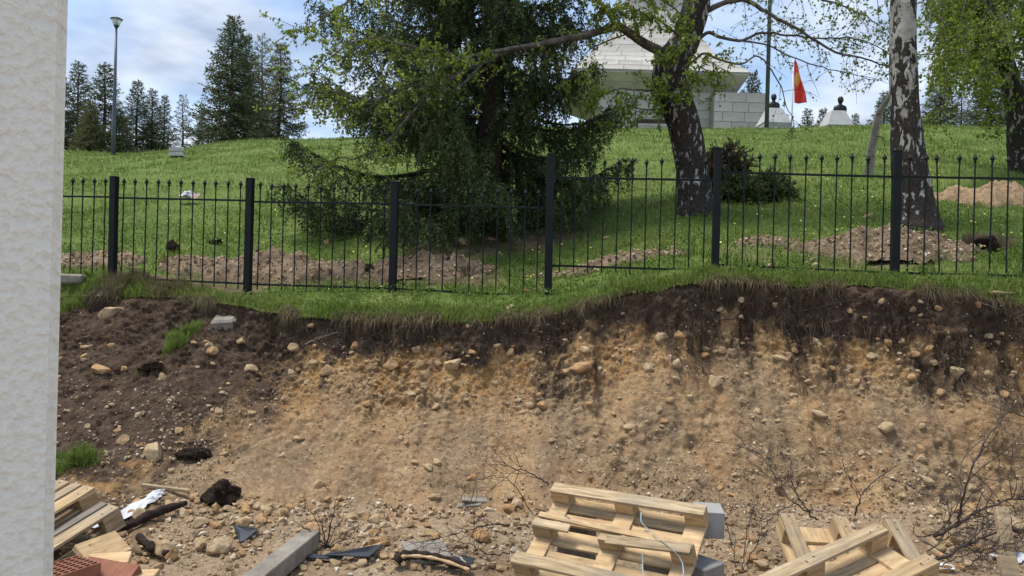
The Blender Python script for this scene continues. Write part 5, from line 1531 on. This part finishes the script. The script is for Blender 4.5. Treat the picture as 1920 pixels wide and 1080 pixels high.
# grey concrete blocks under it
simple('concrete', (.17, .145, .115), (.25, .222, .185), 7, .9, .8, 45, .012, .2, rnd=.1, c3=(.32, .29, .245))
simple('light_concrete', (.25, .245, .235), (.34, .335, .325), 5, .9, .3, 60, .006, .2, rnd=.05)
def cblock(x, y, D, size, rot, label, mat='light_concrete', z=None):
    p = P(x, y, D)
    o = link('concrete_block', rounded_box('concrete_block', size, .006, .002, int(x)), M[mat])
    o.location = p; o.rotation_euler = [R(a) for a in rot]
    return tag(o, label, 'block', 'grey blocks under the broken pallet')
cblock(1328, 975, 5.45, (.20, .25, .19), (0, 0, -8), 'grey concrete block standing behind the right end of the broken pallet')
cblock(1312, 1082, 5.22, (.24, .24, .22), (0, 0, 42), 'grey concrete block turned corner-on at the right front of the broken pallet')
g = ground_at(1.0, 5.55)
for k, (x_, y_, lab) in enumerate(((.55, 5.75, 'grey block hidden under the far left of the broken pallet'), (1.15, 5.42, 'grey block hidden under the far right of the broken pallet'))):
    zt = (Mp.inverted() @ Vector((x_, y_, 0)))
    zb = ground_at(x_, y_) - .03
    # height of the pallet underside above this spot
    ez = Mp.to_3x3() @ Vector((0, 0, 1)); O = Mp.translation - ez * .166
    zu = O.z - (ez.x * (x_ - O.x) + ez.y * (y_ - O.y)) / ez.z - .035
    o = link('concrete_block', rounded_box('concrete_block', (.25, .20, max(.1, zu - zb)), .006), M['concrete']); o.location = (x_, y_, (zu + zb) / 2); o.rotation_euler = (0, 0, R(-25))
    tag(o, lab, 'block', 'grey blocks under the broken pallet')

# two tangled pallets at the right
A_, B_, C_ = P(1475, 962, 5.02 * 1.055), P(1672, 972, 5.01 * 1.055), P(1512, 1052, 4.64 * 1.055)
ex = (C_ - A_).normalized(); ey = (B_ - A_).normalized(); ey = (ey - ex * ey.dot(ex)).normalized()
ctr = (A_ + B_) / 2 + ex * .60
pallet(frame_from(ctr, ex, ey), 'lower pallet of the tangled pair at right, its three board ends pointing at the bank', W=.84, seed=2)
A_, B_, C_ = P(1650, 988, 4.92 * .955), P(1740, 1045, 4.61 * .955), P(1440, 1085, 4.57 * .955)
ex = (A_ - C_).normalized(); ey = (A_ - B_).normalized(); ey = (ey - ex * ey.dot(ex)).normalized()
ctr = A_ - ex * .58 - ey * .35
pallet(frame_from(ctr, ex, ey), 'upper pallet of the tangled pair at right, lying askew across the lower one', seed=3)

# left stack, right way up
k_ = .86
A_, C_ = P(180, 912, 6.84 * k_), P(98, 1008, 6.17 * k_)
Z1 = A_.z
def flatpallet(c, ang, tilt, label, seed, woods, L=1.2):
    Mx = Matrix.Translation(c) @ Matrix.Rotation(ang, 4, 'Z') @ Matrix.Rotation(tilt, 4, 'Y')
    return pallet(Mx, label, L, .8, False, woods, seed=seed)
dirv = (A_ - C_); ang = math.atan2(dirv.y, dirv.x); tilt = -math.asin(max(-.5, min(.5, dirv.z / dirv.length)))
def corner_pallet(corner, ang, tilt, label, seed, woods):
    """corner = far right top corner (local +x, -y)"""
    Rm = Matrix.Rotation(ang, 4, 'Z') @ Matrix.Rotation(tilt, 4, 'Y')
    c = corner - (Rm @ Vector((.6, -.4, 0)))
    Mx = Matrix.Translation(c) @ Rm
    return pallet(Mx, label, 1.2, .8, False, woods, seed=seed)
corner_pallet(P(178, 914, 5.86), R(62), tilt, 'top pallet of the small stack beside the stucco wall', 4, ('pallet_wood', 'old_wood', 'fresh_wood'))
corner_pallet(P(224, 951, 5.72), R(57), tilt * 1.05, 'grey weathered bottom pallet of the small stack beside the stucco wall', 5, ('old_wood', 'grey_wood', 'old_wood'))

def board_on(x, y, D, size, rot, name, label, mat, cat, group=None, dz=0.0):
    p = P(x, y, D); o = link(name, rounded_box(name, size, .005, .002, int(x + y)), M[mat])
    o.location = p + Vector((0, 0, dz)); o.rotation_euler = [R(a) for a in rot]
    return tag(o, label, cat, group)
board_on(192, 1030, 5.35, (.34, .20, .05), (35, 0, 70), 'wood_offcut', 'fresh yellow board leaning under the left pallet stack', 'fresh_wood', 'board')
board_on(205, 1052, 5.15, (.26, .14, .05), (12, 0, 18), 'wood_offcut', 'fresh yellow block lying in front of the left pallet stack', 'fresh_wood', 'board')
board_on(262, 1080, 4.95, (.22, .12, .05), (0, 0, 8), 'wood_offcut', 'fresh yellow offcut at the bottom edge right of the clay brick', 'fresh_wood', 'board')
# hollow clay bricks
n = Nodes('terracotta')
c = n.ramp(n.noise(7, 4), [(.3, (.22, .088, .052)), (.7, (.31, .145, .092))])
sv = n.scaled((70, 1, 1)); wv = n.n.new('ShaderNodeTexWave'); wv.inputs['Scale'].default_value = .32; n.l.new(n.scaled((60, 0, 0)), wv.inputs['Vector'])
M['terracotta'] = n.done(c, .85, n.bump(wv.outputs['Fac'], .35, .004), .2)
def clay_brick(x, y, D, rot, label, W=.25, L=.38, H=.24):
    """hollow block, the honeycomb end up"""
    b = MB(); nx, ny = 6, 8; t = .009
    for i in range(nx + 1): b.box((-W / 2 + t / 2 + i * (W - t) / nx, 0, 0), (t, L, H))
    for j in range(ny + 1):
        for i in range(nx): b.box((-W / 2 + t / 2 + (i + .5) * (W - t) / nx, -L / 2 + t / 2 + j * (L - t) / ny, 0), ((W - t) / nx - t, t, H - .001))
    o = link('clay_brick', b.mesh('clay_brick'), M['terracotta']); o.location = P(x, y, D); o.rotation_euler = [R(a) for a in rot]
    return tag(o, label, 'brick', 'hollow clay bricks')
clay_brick(112, 1100, 4.75, (0, 0, -28), 'red hollow clay brick with honeycomb holes up in the lower left corner')
b = MB()
for i in range(9): b.box((-.165 + i * .0413, 0, 0), (.0405, .012 + .001 * (i % 2), .25))
b.box((0, .11, .12), (.37, .21, .01)); b.box((0, .11, -.12), (.37, .21, .01)); b.box((-.18, .11, 0), (.01, .21, .23)); b.box((.18, .11, 0), (.01, .21, .23)); b.box((0, .11, 0), (.34, .2, .01))
for i in (-1, 0, 1): b.box((i * .09, .11, 0), (.01, .19, .229))
o = link('clay_brick', b.mesh('clay_brick'), M['terracotta']); o.location = P(192, 1082, 4.85); o.rotation_euler = (R(-58), R(4), R(-10))
tag(o, 'red clay brick lying with its ribbed side up by the yellow offcuts', 'brick', 'hollow clay bricks')

# concrete beam and slab
p0, p1_ = hit(585, 1020)[0], None
o = link('concrete_beam', rounded_box('concrete_beam', (1.35, .16, .13), .008, .003, 3), M['concrete'])
ea = hit(578, 1030)[0]; eb_ = P(420, 1098, 4.7); eb_.z = ground_at(eb_.x, eb_.y)
dv_ = (ea - eb_).normalized(); o.matrix_world = frame_from(ea - dv_ * .62 + Vector((0, 0, .075)), dv_, Vector((-dv_.y, dv_.x, 0)))
tag(o, 'grey concrete beam lying at the bottom left of centre, pointing into the rubble', 'beam')
def slab(name, x, y, size, rz, mat, label, cat, tilt=(0, 0), dz=.02, group=None):
    h = hit(x, y)[0]
    o = link(name, rounded_box(name, size, min(size) * .2, .004, int(x)), M[mat]); o.location = h + Vector((0, 0, dz)); o.rotation_euler = (R(tilt[0]), R(tilt[1]), R(rz))
    return tag(o, label, cat, group)
slab('concrete_slab', 800, 1045, (.34, .26, .05), 24, 'concrete', 'flat grey concrete slab behind the barked log', 'slab', (14, 4), .04)
slab('concrete_chunk', 422, 602, (.30, .30, .17), 10, 'concrete', 'broken pale concrete footing below the second fence post', 'concrete', (14, -5), -.03)
slab('concrete_kerb', 138, 526, (.34, .22, .14), 6, 'concrete', 'pale concrete kerb end poking out beside the stucco wall', 'kerb', (0, 0), .02)
slab('loose_stick', 1515, 520 - 22, (.30, .035, .02), 40, 'old_wood', 'pale stick leaning in the grass just right of the fourth tall post', 'stick', (0, -18), .05)
slab('loose_stick', 1440, 505, (.32, .03, .02), 55, 'old_wood', 'thin pale stick in the grass near the bank lip right of centre', 'stick', (0, -15), .04)
slab('loose_plank', 1890, 553, (.42, .06, .02), 12, 'old_wood', 'weathered board lying on the bank lip at the right edge', 'board', (10, 2), .02)
slab('loose_plank', 890, 943, (.24, .07, .018), 8, 'grey_wood', 'grey split board lying on the slope left of the broken pallet', 'board', (20, 6), .03)
slab('loose_plank', 880, 950, (.22, .05, .018), -4, 'grey_wood', 'second grey split board tucked under the first on the slope', 'board', (25, -5), .015)
slab('loose_stick', 310, 921, (.46, .035, .03), -4, 'old_wood', 'pale straight stick lying above the white plastic sheet', 'stick', (0, 4), .03)
# dark sheets
simple('dark_plastic', (.018, .022, .030), (.035, .042, .055), 5, .45, .1, 40, .004, .5, rnd=.1)
def shard(x, y, pts, label, th=.008, up=.03, tilt=(0, 0)):
    h = hit(x, y)[0]; b = MB(); m = len(pts); v = [(a, c_, -th / 2) for a, c_ in pts] + [(a, c_, th / 2) for a, c_ in pts]
    tr = [(0, i + 1, i) for i in range(1, m - 1)] + [(m, m + i, m + i + 1) for i in range(1, m - 1)]
    b.add(v, [(i, (i + 1) % m, m + (i + 1) % m, m + i) for i in range(m)], tr)
    o = link('plastic_shard', b.mesh('plastic_shard'), M['dark_plastic']); o.location = h + Vector((0, 0, up)); o.rotation_euler = (R(tilt[0]), R(tilt[1]), 0)
    tag(o, label, 'plastic', 'dark plastic pieces')
shard(455, 1012, [(-.12, .10), (-.03, .02), (.015, -.11), (.045, -.10), (.10, .08), (.035, .03), (-.01, .07)], 'dark blue-grey jagged plastic piece among stones at lower left', up=.05, tilt=(16, 4))
shard(665, 1048, [(-.22, -.03), (.12, -.07), (.20, .10), (.14, .10), (.10, .0), (-.18, .02)], 'dark plastic strip right of the concrete beam', up=.05, tilt=(10, -3))
shard(600, 1050, [(-.10, -.03), (.16, -.05), (.18, .0), (-.08, .03)], 'dark plastic strip under the dry twig plant', up=.03, tilt=(8, 0))
shard(862, 1060, [(-.10, -.06), (.08, -.08), (.12, .04), (.02, .09), (-.07, .05)], 'dark plastic piece behind the barked log', up=.03, tilt=(12, 0))
# crumpled white things
simple('white_plastic', (.46, .48, .51), (.62, .63, .65), 9, .5, .3, 30, .01, .4, rnd=.05)
simple('pink_rag', (.48, .30, .28), (.62, .50, .47), 9, .9, .3, 30, .01, .1, rnd=.0)
def crumple(name, p, sx, sy, sz, seed, mat, label, cat, rz=0.0, tilt=0.0, path=None):
    k = 46; g_ = np.linspace(-1, 1, k); A = np.stack(np.meshgrid(g_, g_), -1).reshape(-1, 2)
    q = np.stack([A[:, 0] * sx, A[:, 1] * sy, A[:, 0] * 0 + seed], 1)
    rid = 1 - np.abs(2 * fbm(q, 7, 2, seed) - 1); z = (rid - .45) * sz * .7 + (fbm(q, 4, 2, seed + 1) - .4) * sz
    rim = 1 + (fbm(np.stack([np.cos(np.arctan2(A[:, 1], A[:, 0])) * 1.5, np.sin(np.arctan2(A[:, 1], A[:, 0])) * 1.5, A[:, 0] * 0], 1), 1.3, 2, seed + 2) - .5) * .9
    rad = np.maximum(np.abs(A[:, 0]), np.abs(A[:, 1])); rr_ = np.hypot(A[:, 0], A[:, 1]) + 1e-6
    xy = A * (rad / rr_)[:, None] * rim[:, None]
    cx_ = xy[:, 0] * sx + (path(xy[:, 1]) if path else 0); cy_ = xy[:, 1] * sy
    wx = p.x + cx_ * math.cos(rz) - cy_ * math.sin(rz); wy = p.y + cx_ * math.sin(rz) + cy_ * math.cos(rz)
    zz = np.array([ground_at(float(a), float(c_)) for a, c_ in zip(wx, wy)])
    zz = zz + np.maximum(z, -.004) + .012
    o = link(name, mesh_np(name, np.stack([wx - p.x, wy - p.y, zz - p.z], 1), grid_faces(k, k), True), M[mat]); o.location = p
    sm_ = o.modifiers.new('thickness', 'SOLIDIFY'); sm_.thickness = .002
    return tag(o, label, cat)
crumple('plastic_sheet', hit(247, 962)[0], .09, .40, .06, 611, 'white_plastic', 'crumpled white plastic sheet beside the left pallet stack', 'plastic sheet', R(-18))
crumple('plastic_scrap', hit(1893, 1048)[0], .12, .09, .05, 612, 'white_plastic', 'white plastic scrap at the lower right edge under the twigs', 'plastic')
crumple('plastic_scrap', hit(1776, 1070)[0], .05, .05, .05, 613, 'white_plastic', 'small white plastic scrap at the bottom among the twigs', 'plastic')
crumple('rag', base_on(352, 383), .15, .14, .40, 614, 'white_plastic', 'crumpled white rag lying on the grass slope behind the fence at left', 'rag')
crumple('rag', base_on(367, 383), .08, .08, .34, 615, 'pink_rag', 'small pinkish rag lying against the white one on the slope', 'rag')
# clods
simple('humus_clod', (.026, .018, .013), (.060, .042, .031), 9, .97, 1.0, 30, .05, .05, rnd=.1, c3=(.13, .095, .068))
def clod(x, y, w_, h_, label, seed, name='soil_clod'):
    m_ = rock_mesh(name, seed, 4, 3, .9, .7); m_.materials.append(M['humus_clod'])
    o = stone_at(x, y, w_, h_, None, m_, .2, name); tag(o, label, 'soil clod', 'black soil clods')
    r = np.random.default_rng(seed); b = MB(); Mw = o.matrix_world; vs = m_.vertices
    for i in r.integers(0, len(vs), 110):                  # root hairs and grass left in the sod
        q = Mw @ vs[i].co; nn_ = (Mw.to_3x3() @ vs[i].normal).normalized(); d = np.array(nn_) + r.normal(0, .5, 3); pts = [tuple(q)]; qq = np.array(q); L = r.uniform(.02, .06)
        for j in range(3):
            d = unit(d + r.normal(0, .4, 3) + np.array([0, 0, -.25])); qq = qq + d * L / 3; pts.append(tuple(qq))
        b.tube(pts, [.0022, .0018, .0014, .0008], 3, False)
    hm_ = b.mesh('root_hair'); hm_.transform(Mw.inverted()); link('root_hair', hm_, M['root'], o)['kind'] = 'stuff'
    return o
clod(415, 940, 80, 56, 'big black soil clod at the foot of the bank on the left', 701)
clod(365, 855, 70, 26, 'black soil lump high on the left slump', 702)
clod(700, 515, 34, 26, 'dark clod behind the fence left of the third post', 703)
clod(405, 458, 28, 12, 'dark sod clod on the grass behind the first fence panel', 704)
clod(325, 472, 24, 28, 'dark upturned root clod behind the first fence panel', 705)
clod(1845, 470, 74, 34, 'dark sod clump right of the gravelly heap', 706)
clod(840, 505, 50, 30, 'dark clod behind the third fence panel', 707)
clod(1745, 465, 60, 30, 'dark hollowed sod on the flank of the gravelly heap', 708)
clod(285, 692, 56, 20, 'matted dark sod lump on the left slump', 709)

# ================================================================= LOGS, BRANCHES, TWIGS
simple('dead_twig', (.040, .030, .026), (.085, .068, .060), 12, .9, .3, 60, .005, .1, rnd=.1)
simple('pale_twig', (.17, .145, .125), (.28, .25, .22), 12, .9, .3, 60, .005, .1, rnd=.1)
def gpx(x, y, up=0.0): h = hit(x, y)[0]; return tuple(h + Vector((0, -.3 * up, up)))
def log(name, pts, rad, mat, label, cat, k=9, seed=0, group=None):
    c = spline(pts, 18); r = np.random.default_rng(seed)
    c = c + r.normal(0, .006, c.shape); b = MB(); b.tube([tuple(q) for q in c], list(np.interp(np.linspace(0, 1, 18), np.linspace(0, 1, len(rad)), rad) * r.uniform(.85, 1.15, 18)), k)
    o = link(name, b.mesh(name, True), M[mat]); return tag(o, label, cat, group)
log('branch_log', [gpx(218, 1006, .05), gpx(260, 988, .05), gpx(300, 972, .07), gpx(350, 955, .06)], [.022, .036, .040, .022], 'dark_bark', 'dark barked branch lying over the white plastic sheet', 'branch', seed=1)
log('branch_log', [gpx(262, 1016, .04), gpx(285, 1034, .04), gpx(320, 1050, .04)], [.026, .034, .022], 'dark_bark', 'short dark branch in front of the upright boulder', 'branch', seed=2)
lg = empty('barked_log', gpx(800, 1070), 'curled barked log with pale cut end at the bottom centre', 'log')
lgi = Matrix.Translation(-Vector(lg.location))
b = MB(); c = spline([gpx(742, 1066, .05), gpx(755, 1060, .08), gpx(790, 1060, .085), gpx(830, 1064, .07), gpx(880, 1080, .06)], 22); b.tube([tuple(q) for q in c], list(np.linspace(.042, .026, 22) * (1 + .18 * np.sin(np.arange(22) * 2.3))), 12)
m_ = b.mesh('bark', True); m_.transform(lgi); link('bark', m_, M['dark_bark'], lg)
b = MB(); q0, q1 = c[0], c[1]; d_ = unit(q0 - q1); b.tube([tuple(q0 - d_ * .01), tuple(q0 + d_ * .006)], [.036, .034], 12); m_ = b.mesh('cut_end'); m_.transform(lgi); link('cut_end', m_, M['fresh_wood'], lg)
b = MB(); c2 = c + np.array([0, -.035, .005]); b.tube([tuple(q) for q in c2[5:]], list(.013 * (1 + .3 * np.sin(np.arange(17) * 1.7))), 6); m_ = b.mesh('split_wood', True); m_.transform(lgi); link('split_wood', m_, M['fresh_wood'], lg)
log('metal_pipe', [gpx(842, 1040, .03), gpx(865, 1058, .04), gpx(885, 1078, .05)], [.009, .009, .009], 'concrete', 'thin grey pipe beside the barked log', 'pipe', seed=3)

def dead_branch(name, main, r0, label, seed, mat='dead_twig', sub=8, slen=(.12, .4), r1=.0025, cat='branch', group='dead branches on the bank', gen=2, wob=.012):
    """main: list of points; side shoots fan out along it"""
    r = np.random.default_rng(seed); b = MB(); c = spline(main, 26); c = c + r.normal(0, wob, c.shape) * .5
    b.tube([tuple(q) for q in c], list(np.linspace(r0, r1, 26)), 6)
    def shoot(p, t, L, rr_, g):
        d = unit(t * r.uniform(.5, 1.1) + r.normal(0, .55, 3) * np.array([1, .5, 1])); q = np.array(p); pts = [q]; m = 7
        for j in range(m):
            d = unit(d + r.normal(0, .16, 3)); q = q + d * L / m; pts.append(q)
        b.tube([tuple(x) for x in pts], list(np.linspace(rr_, .0013, m + 1)), 4, False)
        if g > 0:
            for _ in range(2):
                i = r.integers(2, m); shoot(pts[i], unit(pts[i] - pts[i - 1]), L * r.uniform(.4, .7), rr_ * .6, g - 1)
    for _ in range(sub):
        i = r.integers(4, 25); shoot(c[i], unit(c[i] - c[i - 1]), r.uniform(*slen), max(.0018, r0 * .4), gen - 1)
    p0 = Vector(main[0]); m_ = b.mesh(name, True); m_.transform(Matrix.Translation(-p0))
    o = link(name, m_, M[mat]); o.location = p0
    return tag(o, label, cat, group)
# tall shoot on the right
dead_branch('dead_branch', [gpx(1790, 1000, .05), P(1800, 960, 6.25), P(1815, 900, 6.2), P(1850, 820, 6.3), P(1890, 770, 6.5), P(1935, 735, 6.7)], .012, 'long thin bare shoot rising across the bank at the right edge', 801, sub=12, slen=(.25, .7))
dead_branch('dead_branch', [gpx(1720, 1012, .03), P(1760, 995, 6.0), P(1800, 935, 6.05), P(1806, 860, 6.2), P(1850, 820, 6.4)], .006, 'thinner bare shoot left of the long one at the right edge', 802, sub=8, slen=(.15, .4))
dead_branch('dead_branch', [gpx(1600, 985, .1), P(1612, 940, 5.9), P(1618, 925, 5.95), P(1650, 895, 6.0), P(1682, 870, 6.1)], .007, 'forked bare twig standing behind the tangled pallets', 803, sub=3, slen=(.2, .4))
dead_branch('dead_branch', [P(1612, 940, 5.9), P(1595, 905, 5.95), P(1580, 870, 6.0), P(1575, 845, 6.05)], .004, 'left arm of bare twigs behind the tangled pallets', 804, sub=4, slen=(.1, .3))
dead_branch('dead_branch', [gpx(1530, 985, .06), P(1500, 950, 5.9), P(1475, 930, 5.95), P(1460, 900, 6.0), P(1440, 870, 6.05), P(1420, 845, 6.1)], .007, 'bushy bare branch fanning up left of the tangled pallets', 805, sub=14, slen=(.15, .45))
dead_branch('dead_branch', [gpx(1520, 975, .06), P(1495, 930, 6.0), P(1485, 890, 6.05), P(1480, 855, 6.1)], .005, 'upright bare twig in the fan left of the tangled pallets', 806, sub=7, slen=(.1, .35))
dead_branch('dead_branch', [P(1028, 908, 5.95), P(1000, 890, 5.98), P(970, 880, 6.0), P(930, 862, 6.05)], .007, 'bare branch reaching left from the far corner of the broken pallet', 807, sub=8, slen=(.15, .5))
dead_branch('dead_branch', [gpx(1000, 985, .1), P(960, 905, 6.0), P(930, 893, 6.0), P(895, 900, 6.0), P(885, 940, 5.95)], .004, 'arching thin twig left of the broken pallet', 808, sub=7, slen=(.1, .4))
dead_branch('dead_branch', [gpx(955, 1000, .08), P(910, 985, 5.8), P(860, 1000, 5.75), P(800, 1015, 5.7)], .006, 'low bare branch spreading over the rubble left of the broken pallet', 809, sub=18, slen=(.15, .5))
dead_branch('dead_branch', [gpx(960, 1045, .05), P(920, 1040, 5.5), P(880, 1020, 5.55), P(830, 1010, 5.6)], .005, 'second bare branch over the rubble, nearer the log', 810, sub=14, slen=(.12, .4))
for k, (x, y, dx, dy) in enumerate(((615, 1020, 20, -95), (612, 1022, -58, -50), (618, 1022, 50, -20), (612, 1020, -15, -55), (615, 1024, 38, -62))):
    pass
pr = empty('dry_twig_plant', gpx(612, 1028), 'dry bare twig plant growing by the end of the concrete beam', 'dry plant')
b = MB(); r_ = np.random.default_rng(820); g0 = Vector(pr.location)
for (dx, dy, rr_) in ((24, -112, .007), (-66, -54, .007), (66, -18, .006), (-16, -64, .007), (40, -68, .005), (-78, -24, .005), (10, -70, .005), (-38, -84, .004), (72, -46, .004), (-50, -14, .004), (48, -6, .004)):
    e_ = P(612 + dx, 1028 + dy, g0.y + r_.uniform(-.15, .1)) - g0
    c = spline([(0, 0, 0), tuple(e_ * .45 + Vector((0, 0, .03))), tuple(e_)], 12) + r_.normal(0, .004, (12, 3)); b.tube([tuple(q) for q in c], list(np.linspace(rr_, .0014, 12)), 5)
    for _ in range(5):
        i = r_.integers(4, 11); d = unit(unit(c[i] - c[i - 1]) + r_.normal(0, .6, 3)); L = r_.uniform(.04, .14); b.tube([tuple(c[i]), tuple(c[i] + d * L * .5), tuple(c[i] + d * L + np.array([0, 0, .01]))], [.0018, .0014, .001], 3, False)
link('stems', b.mesh('stems', True), M['dead_twig'], pr)
# pale exposed roots on the lip
dead_branch('exposed_root', [gpx(572, 650, .03), gpx(610, 638, .05), gpx(640, 628, .05)], .010, 'pale snapped root sticking out of the black soil left of centre', 830, 'pale_twig', 7, (.08, .25), cat='root', group='roots in the cut face')
dead_branch('exposed_root', [gpx(1350, 605, .03), gpx(1440, 600, .04), gpx(1600, 570, .04), gpx(1700, 570, .04), gpx(1830, 568, .03)], .006, 'long thin root running along the black soil at right', 831, 'dead_twig', 10, (.1, .35), cat='root', group='roots in the cut face')
dead_branch('exposed_root', [gpx(1840, 575, .03), gpx(1880, 590, .04), gpx(1919, 625, .04)], .006, 'pale root slanting down at the right edge of the black soil', 832, 'pale_twig', 5, (.1, .25), cat='root', group='roots in the cut face')
dead_branch('exposed_root', [gpx(780, 655, .03), gpx(800, 615, .03), gpx(815, 600, .03)], .005, 'thin root climbing the black soil left of the third post', 833, 'dead_twig', 5, (.05, .2), cat='root', group='roots in the cut face')
dead_branch('exposed_root', [gpx(165, 640, .03), gpx(230, 640, .04), gpx(275, 665, .03)], .008, 'dark root arching over the soil on the left slump', 834, 'dark_bark', 3, (.05, .15), cat='root', group='roots in the cut face')
dead_branch('exposed_root', [gpx(1560, 640, .03), gpx(1580, 610, .04), gpx(1650, 590, .04)], .005, 'branching root in the black soil below the white birch', 835, 'dead_twig', 8, (.1, .3), cat='root', group='roots in the cut face')
# brush pile lower right
BR_LAB = ['thick dark branch lying across the top of the brush pile at lower right', 'thick dark branch low in the brush pile at lower right', 'wiry bare branch at the left end of the brush pile', 'wiry bare branch in front of the standing grey plank', 'wiry bare branch at the bottom edge of the brush pile', 'wiry bare branch over the white scrap in the brush pile']
BR_PX = [(1752, 1012, 1918, 948), (1745, 1062, 1918, 1010), (1738, 1040, 1850, 1000), (1800, 1030, 1918, 970), (1742, 1078, 1880, 1050), (1810, 1072, 1918, 1035)]
for k in range(6):
    a_ = gpx(BR_PX[k][0], BR_PX[k][1], .03); c_ = gpx(BR_PX[k][2], BR_PX[k][3], .10)
    mid = (np.array(a_) + np.array(c_)) / 2 + np.array([0, -.05, .08])
    dead_branch('brush_branch', [a_, tuple(mid), c_], .016 if k < 2 else .005, BR_LAB[k], 860 + k, sub=22, slen=(.12, .4), group='brush pile branches')
for k, (xa, ya, xb, yb, lab) in enumerate(((1380, 1070, 1340, 995, 'bare twigs arching over the corner-on grey block'), (1398, 1066, 1470, 990, 'bare twigs leaning right in the gap between the pallets'), (1390, 1075, 1410, 985, 'upright bare twigs in the gap between the pallets'))):
    a_ = gpx(xa, ya, .03); c_ = gpx(xb, yb, .2)
    dead_branch('brush_branch', [a_, tuple((np.array(a_) + np.array(c_)) / 2 + np.array([0, 0, .1])), c_], .005, lab, 890 + k, sub=10, slen=(.1, .35), group='branches between the pallets')
# planks standing in the brush
board_on(1884, 1000, 5.9, (.10, .05, .40), (-20, 3, 0), 'upright_plank', 'brown weathered plank standing at the right edge in the brush', 'old_wood', 'plank')
board_on(1893, 1072, 5.1, (.12, .05, .20), (-35, 6, -6), 'upright_plank', 'short tan plank end at the lower right edge', 'old_wood', 'plank')

# dry sods on the dark clods behind the fence
for k, (x, y, D_, rad, nb_, hg, mt, lab) in enumerate(((1850, 462, 9.9, .30, 900, .17, 'dry_grass', 'dry grass bristling on the dark sod clump right of the gravelly heap'), (325, 462, 10.9, .14, 300, .14, 'dry_grass', 'dry grass on the upturned clod behind the first fence panel'),
        (1735, 450, 10.0, .22, 500, .12, 'dry_grass', 'dry grass on the flank of the gravelly heap by the white birch'), (860, 500, 10.3, .2, 350, .10, 'dry_grass', 'dry grass on the dark clod behind the third fence panel'), (800, 440, 11.2, .3, 500, .13, 'dry_grass', 'dry grass at the back of the stony heap under the spruce'))):
    g0 = base_on(x, y, D_); o = tussock(g0, rad, nb_, hg, mt, lab, 340 + k, 'dry_sod_grass'); o.location.z += .06
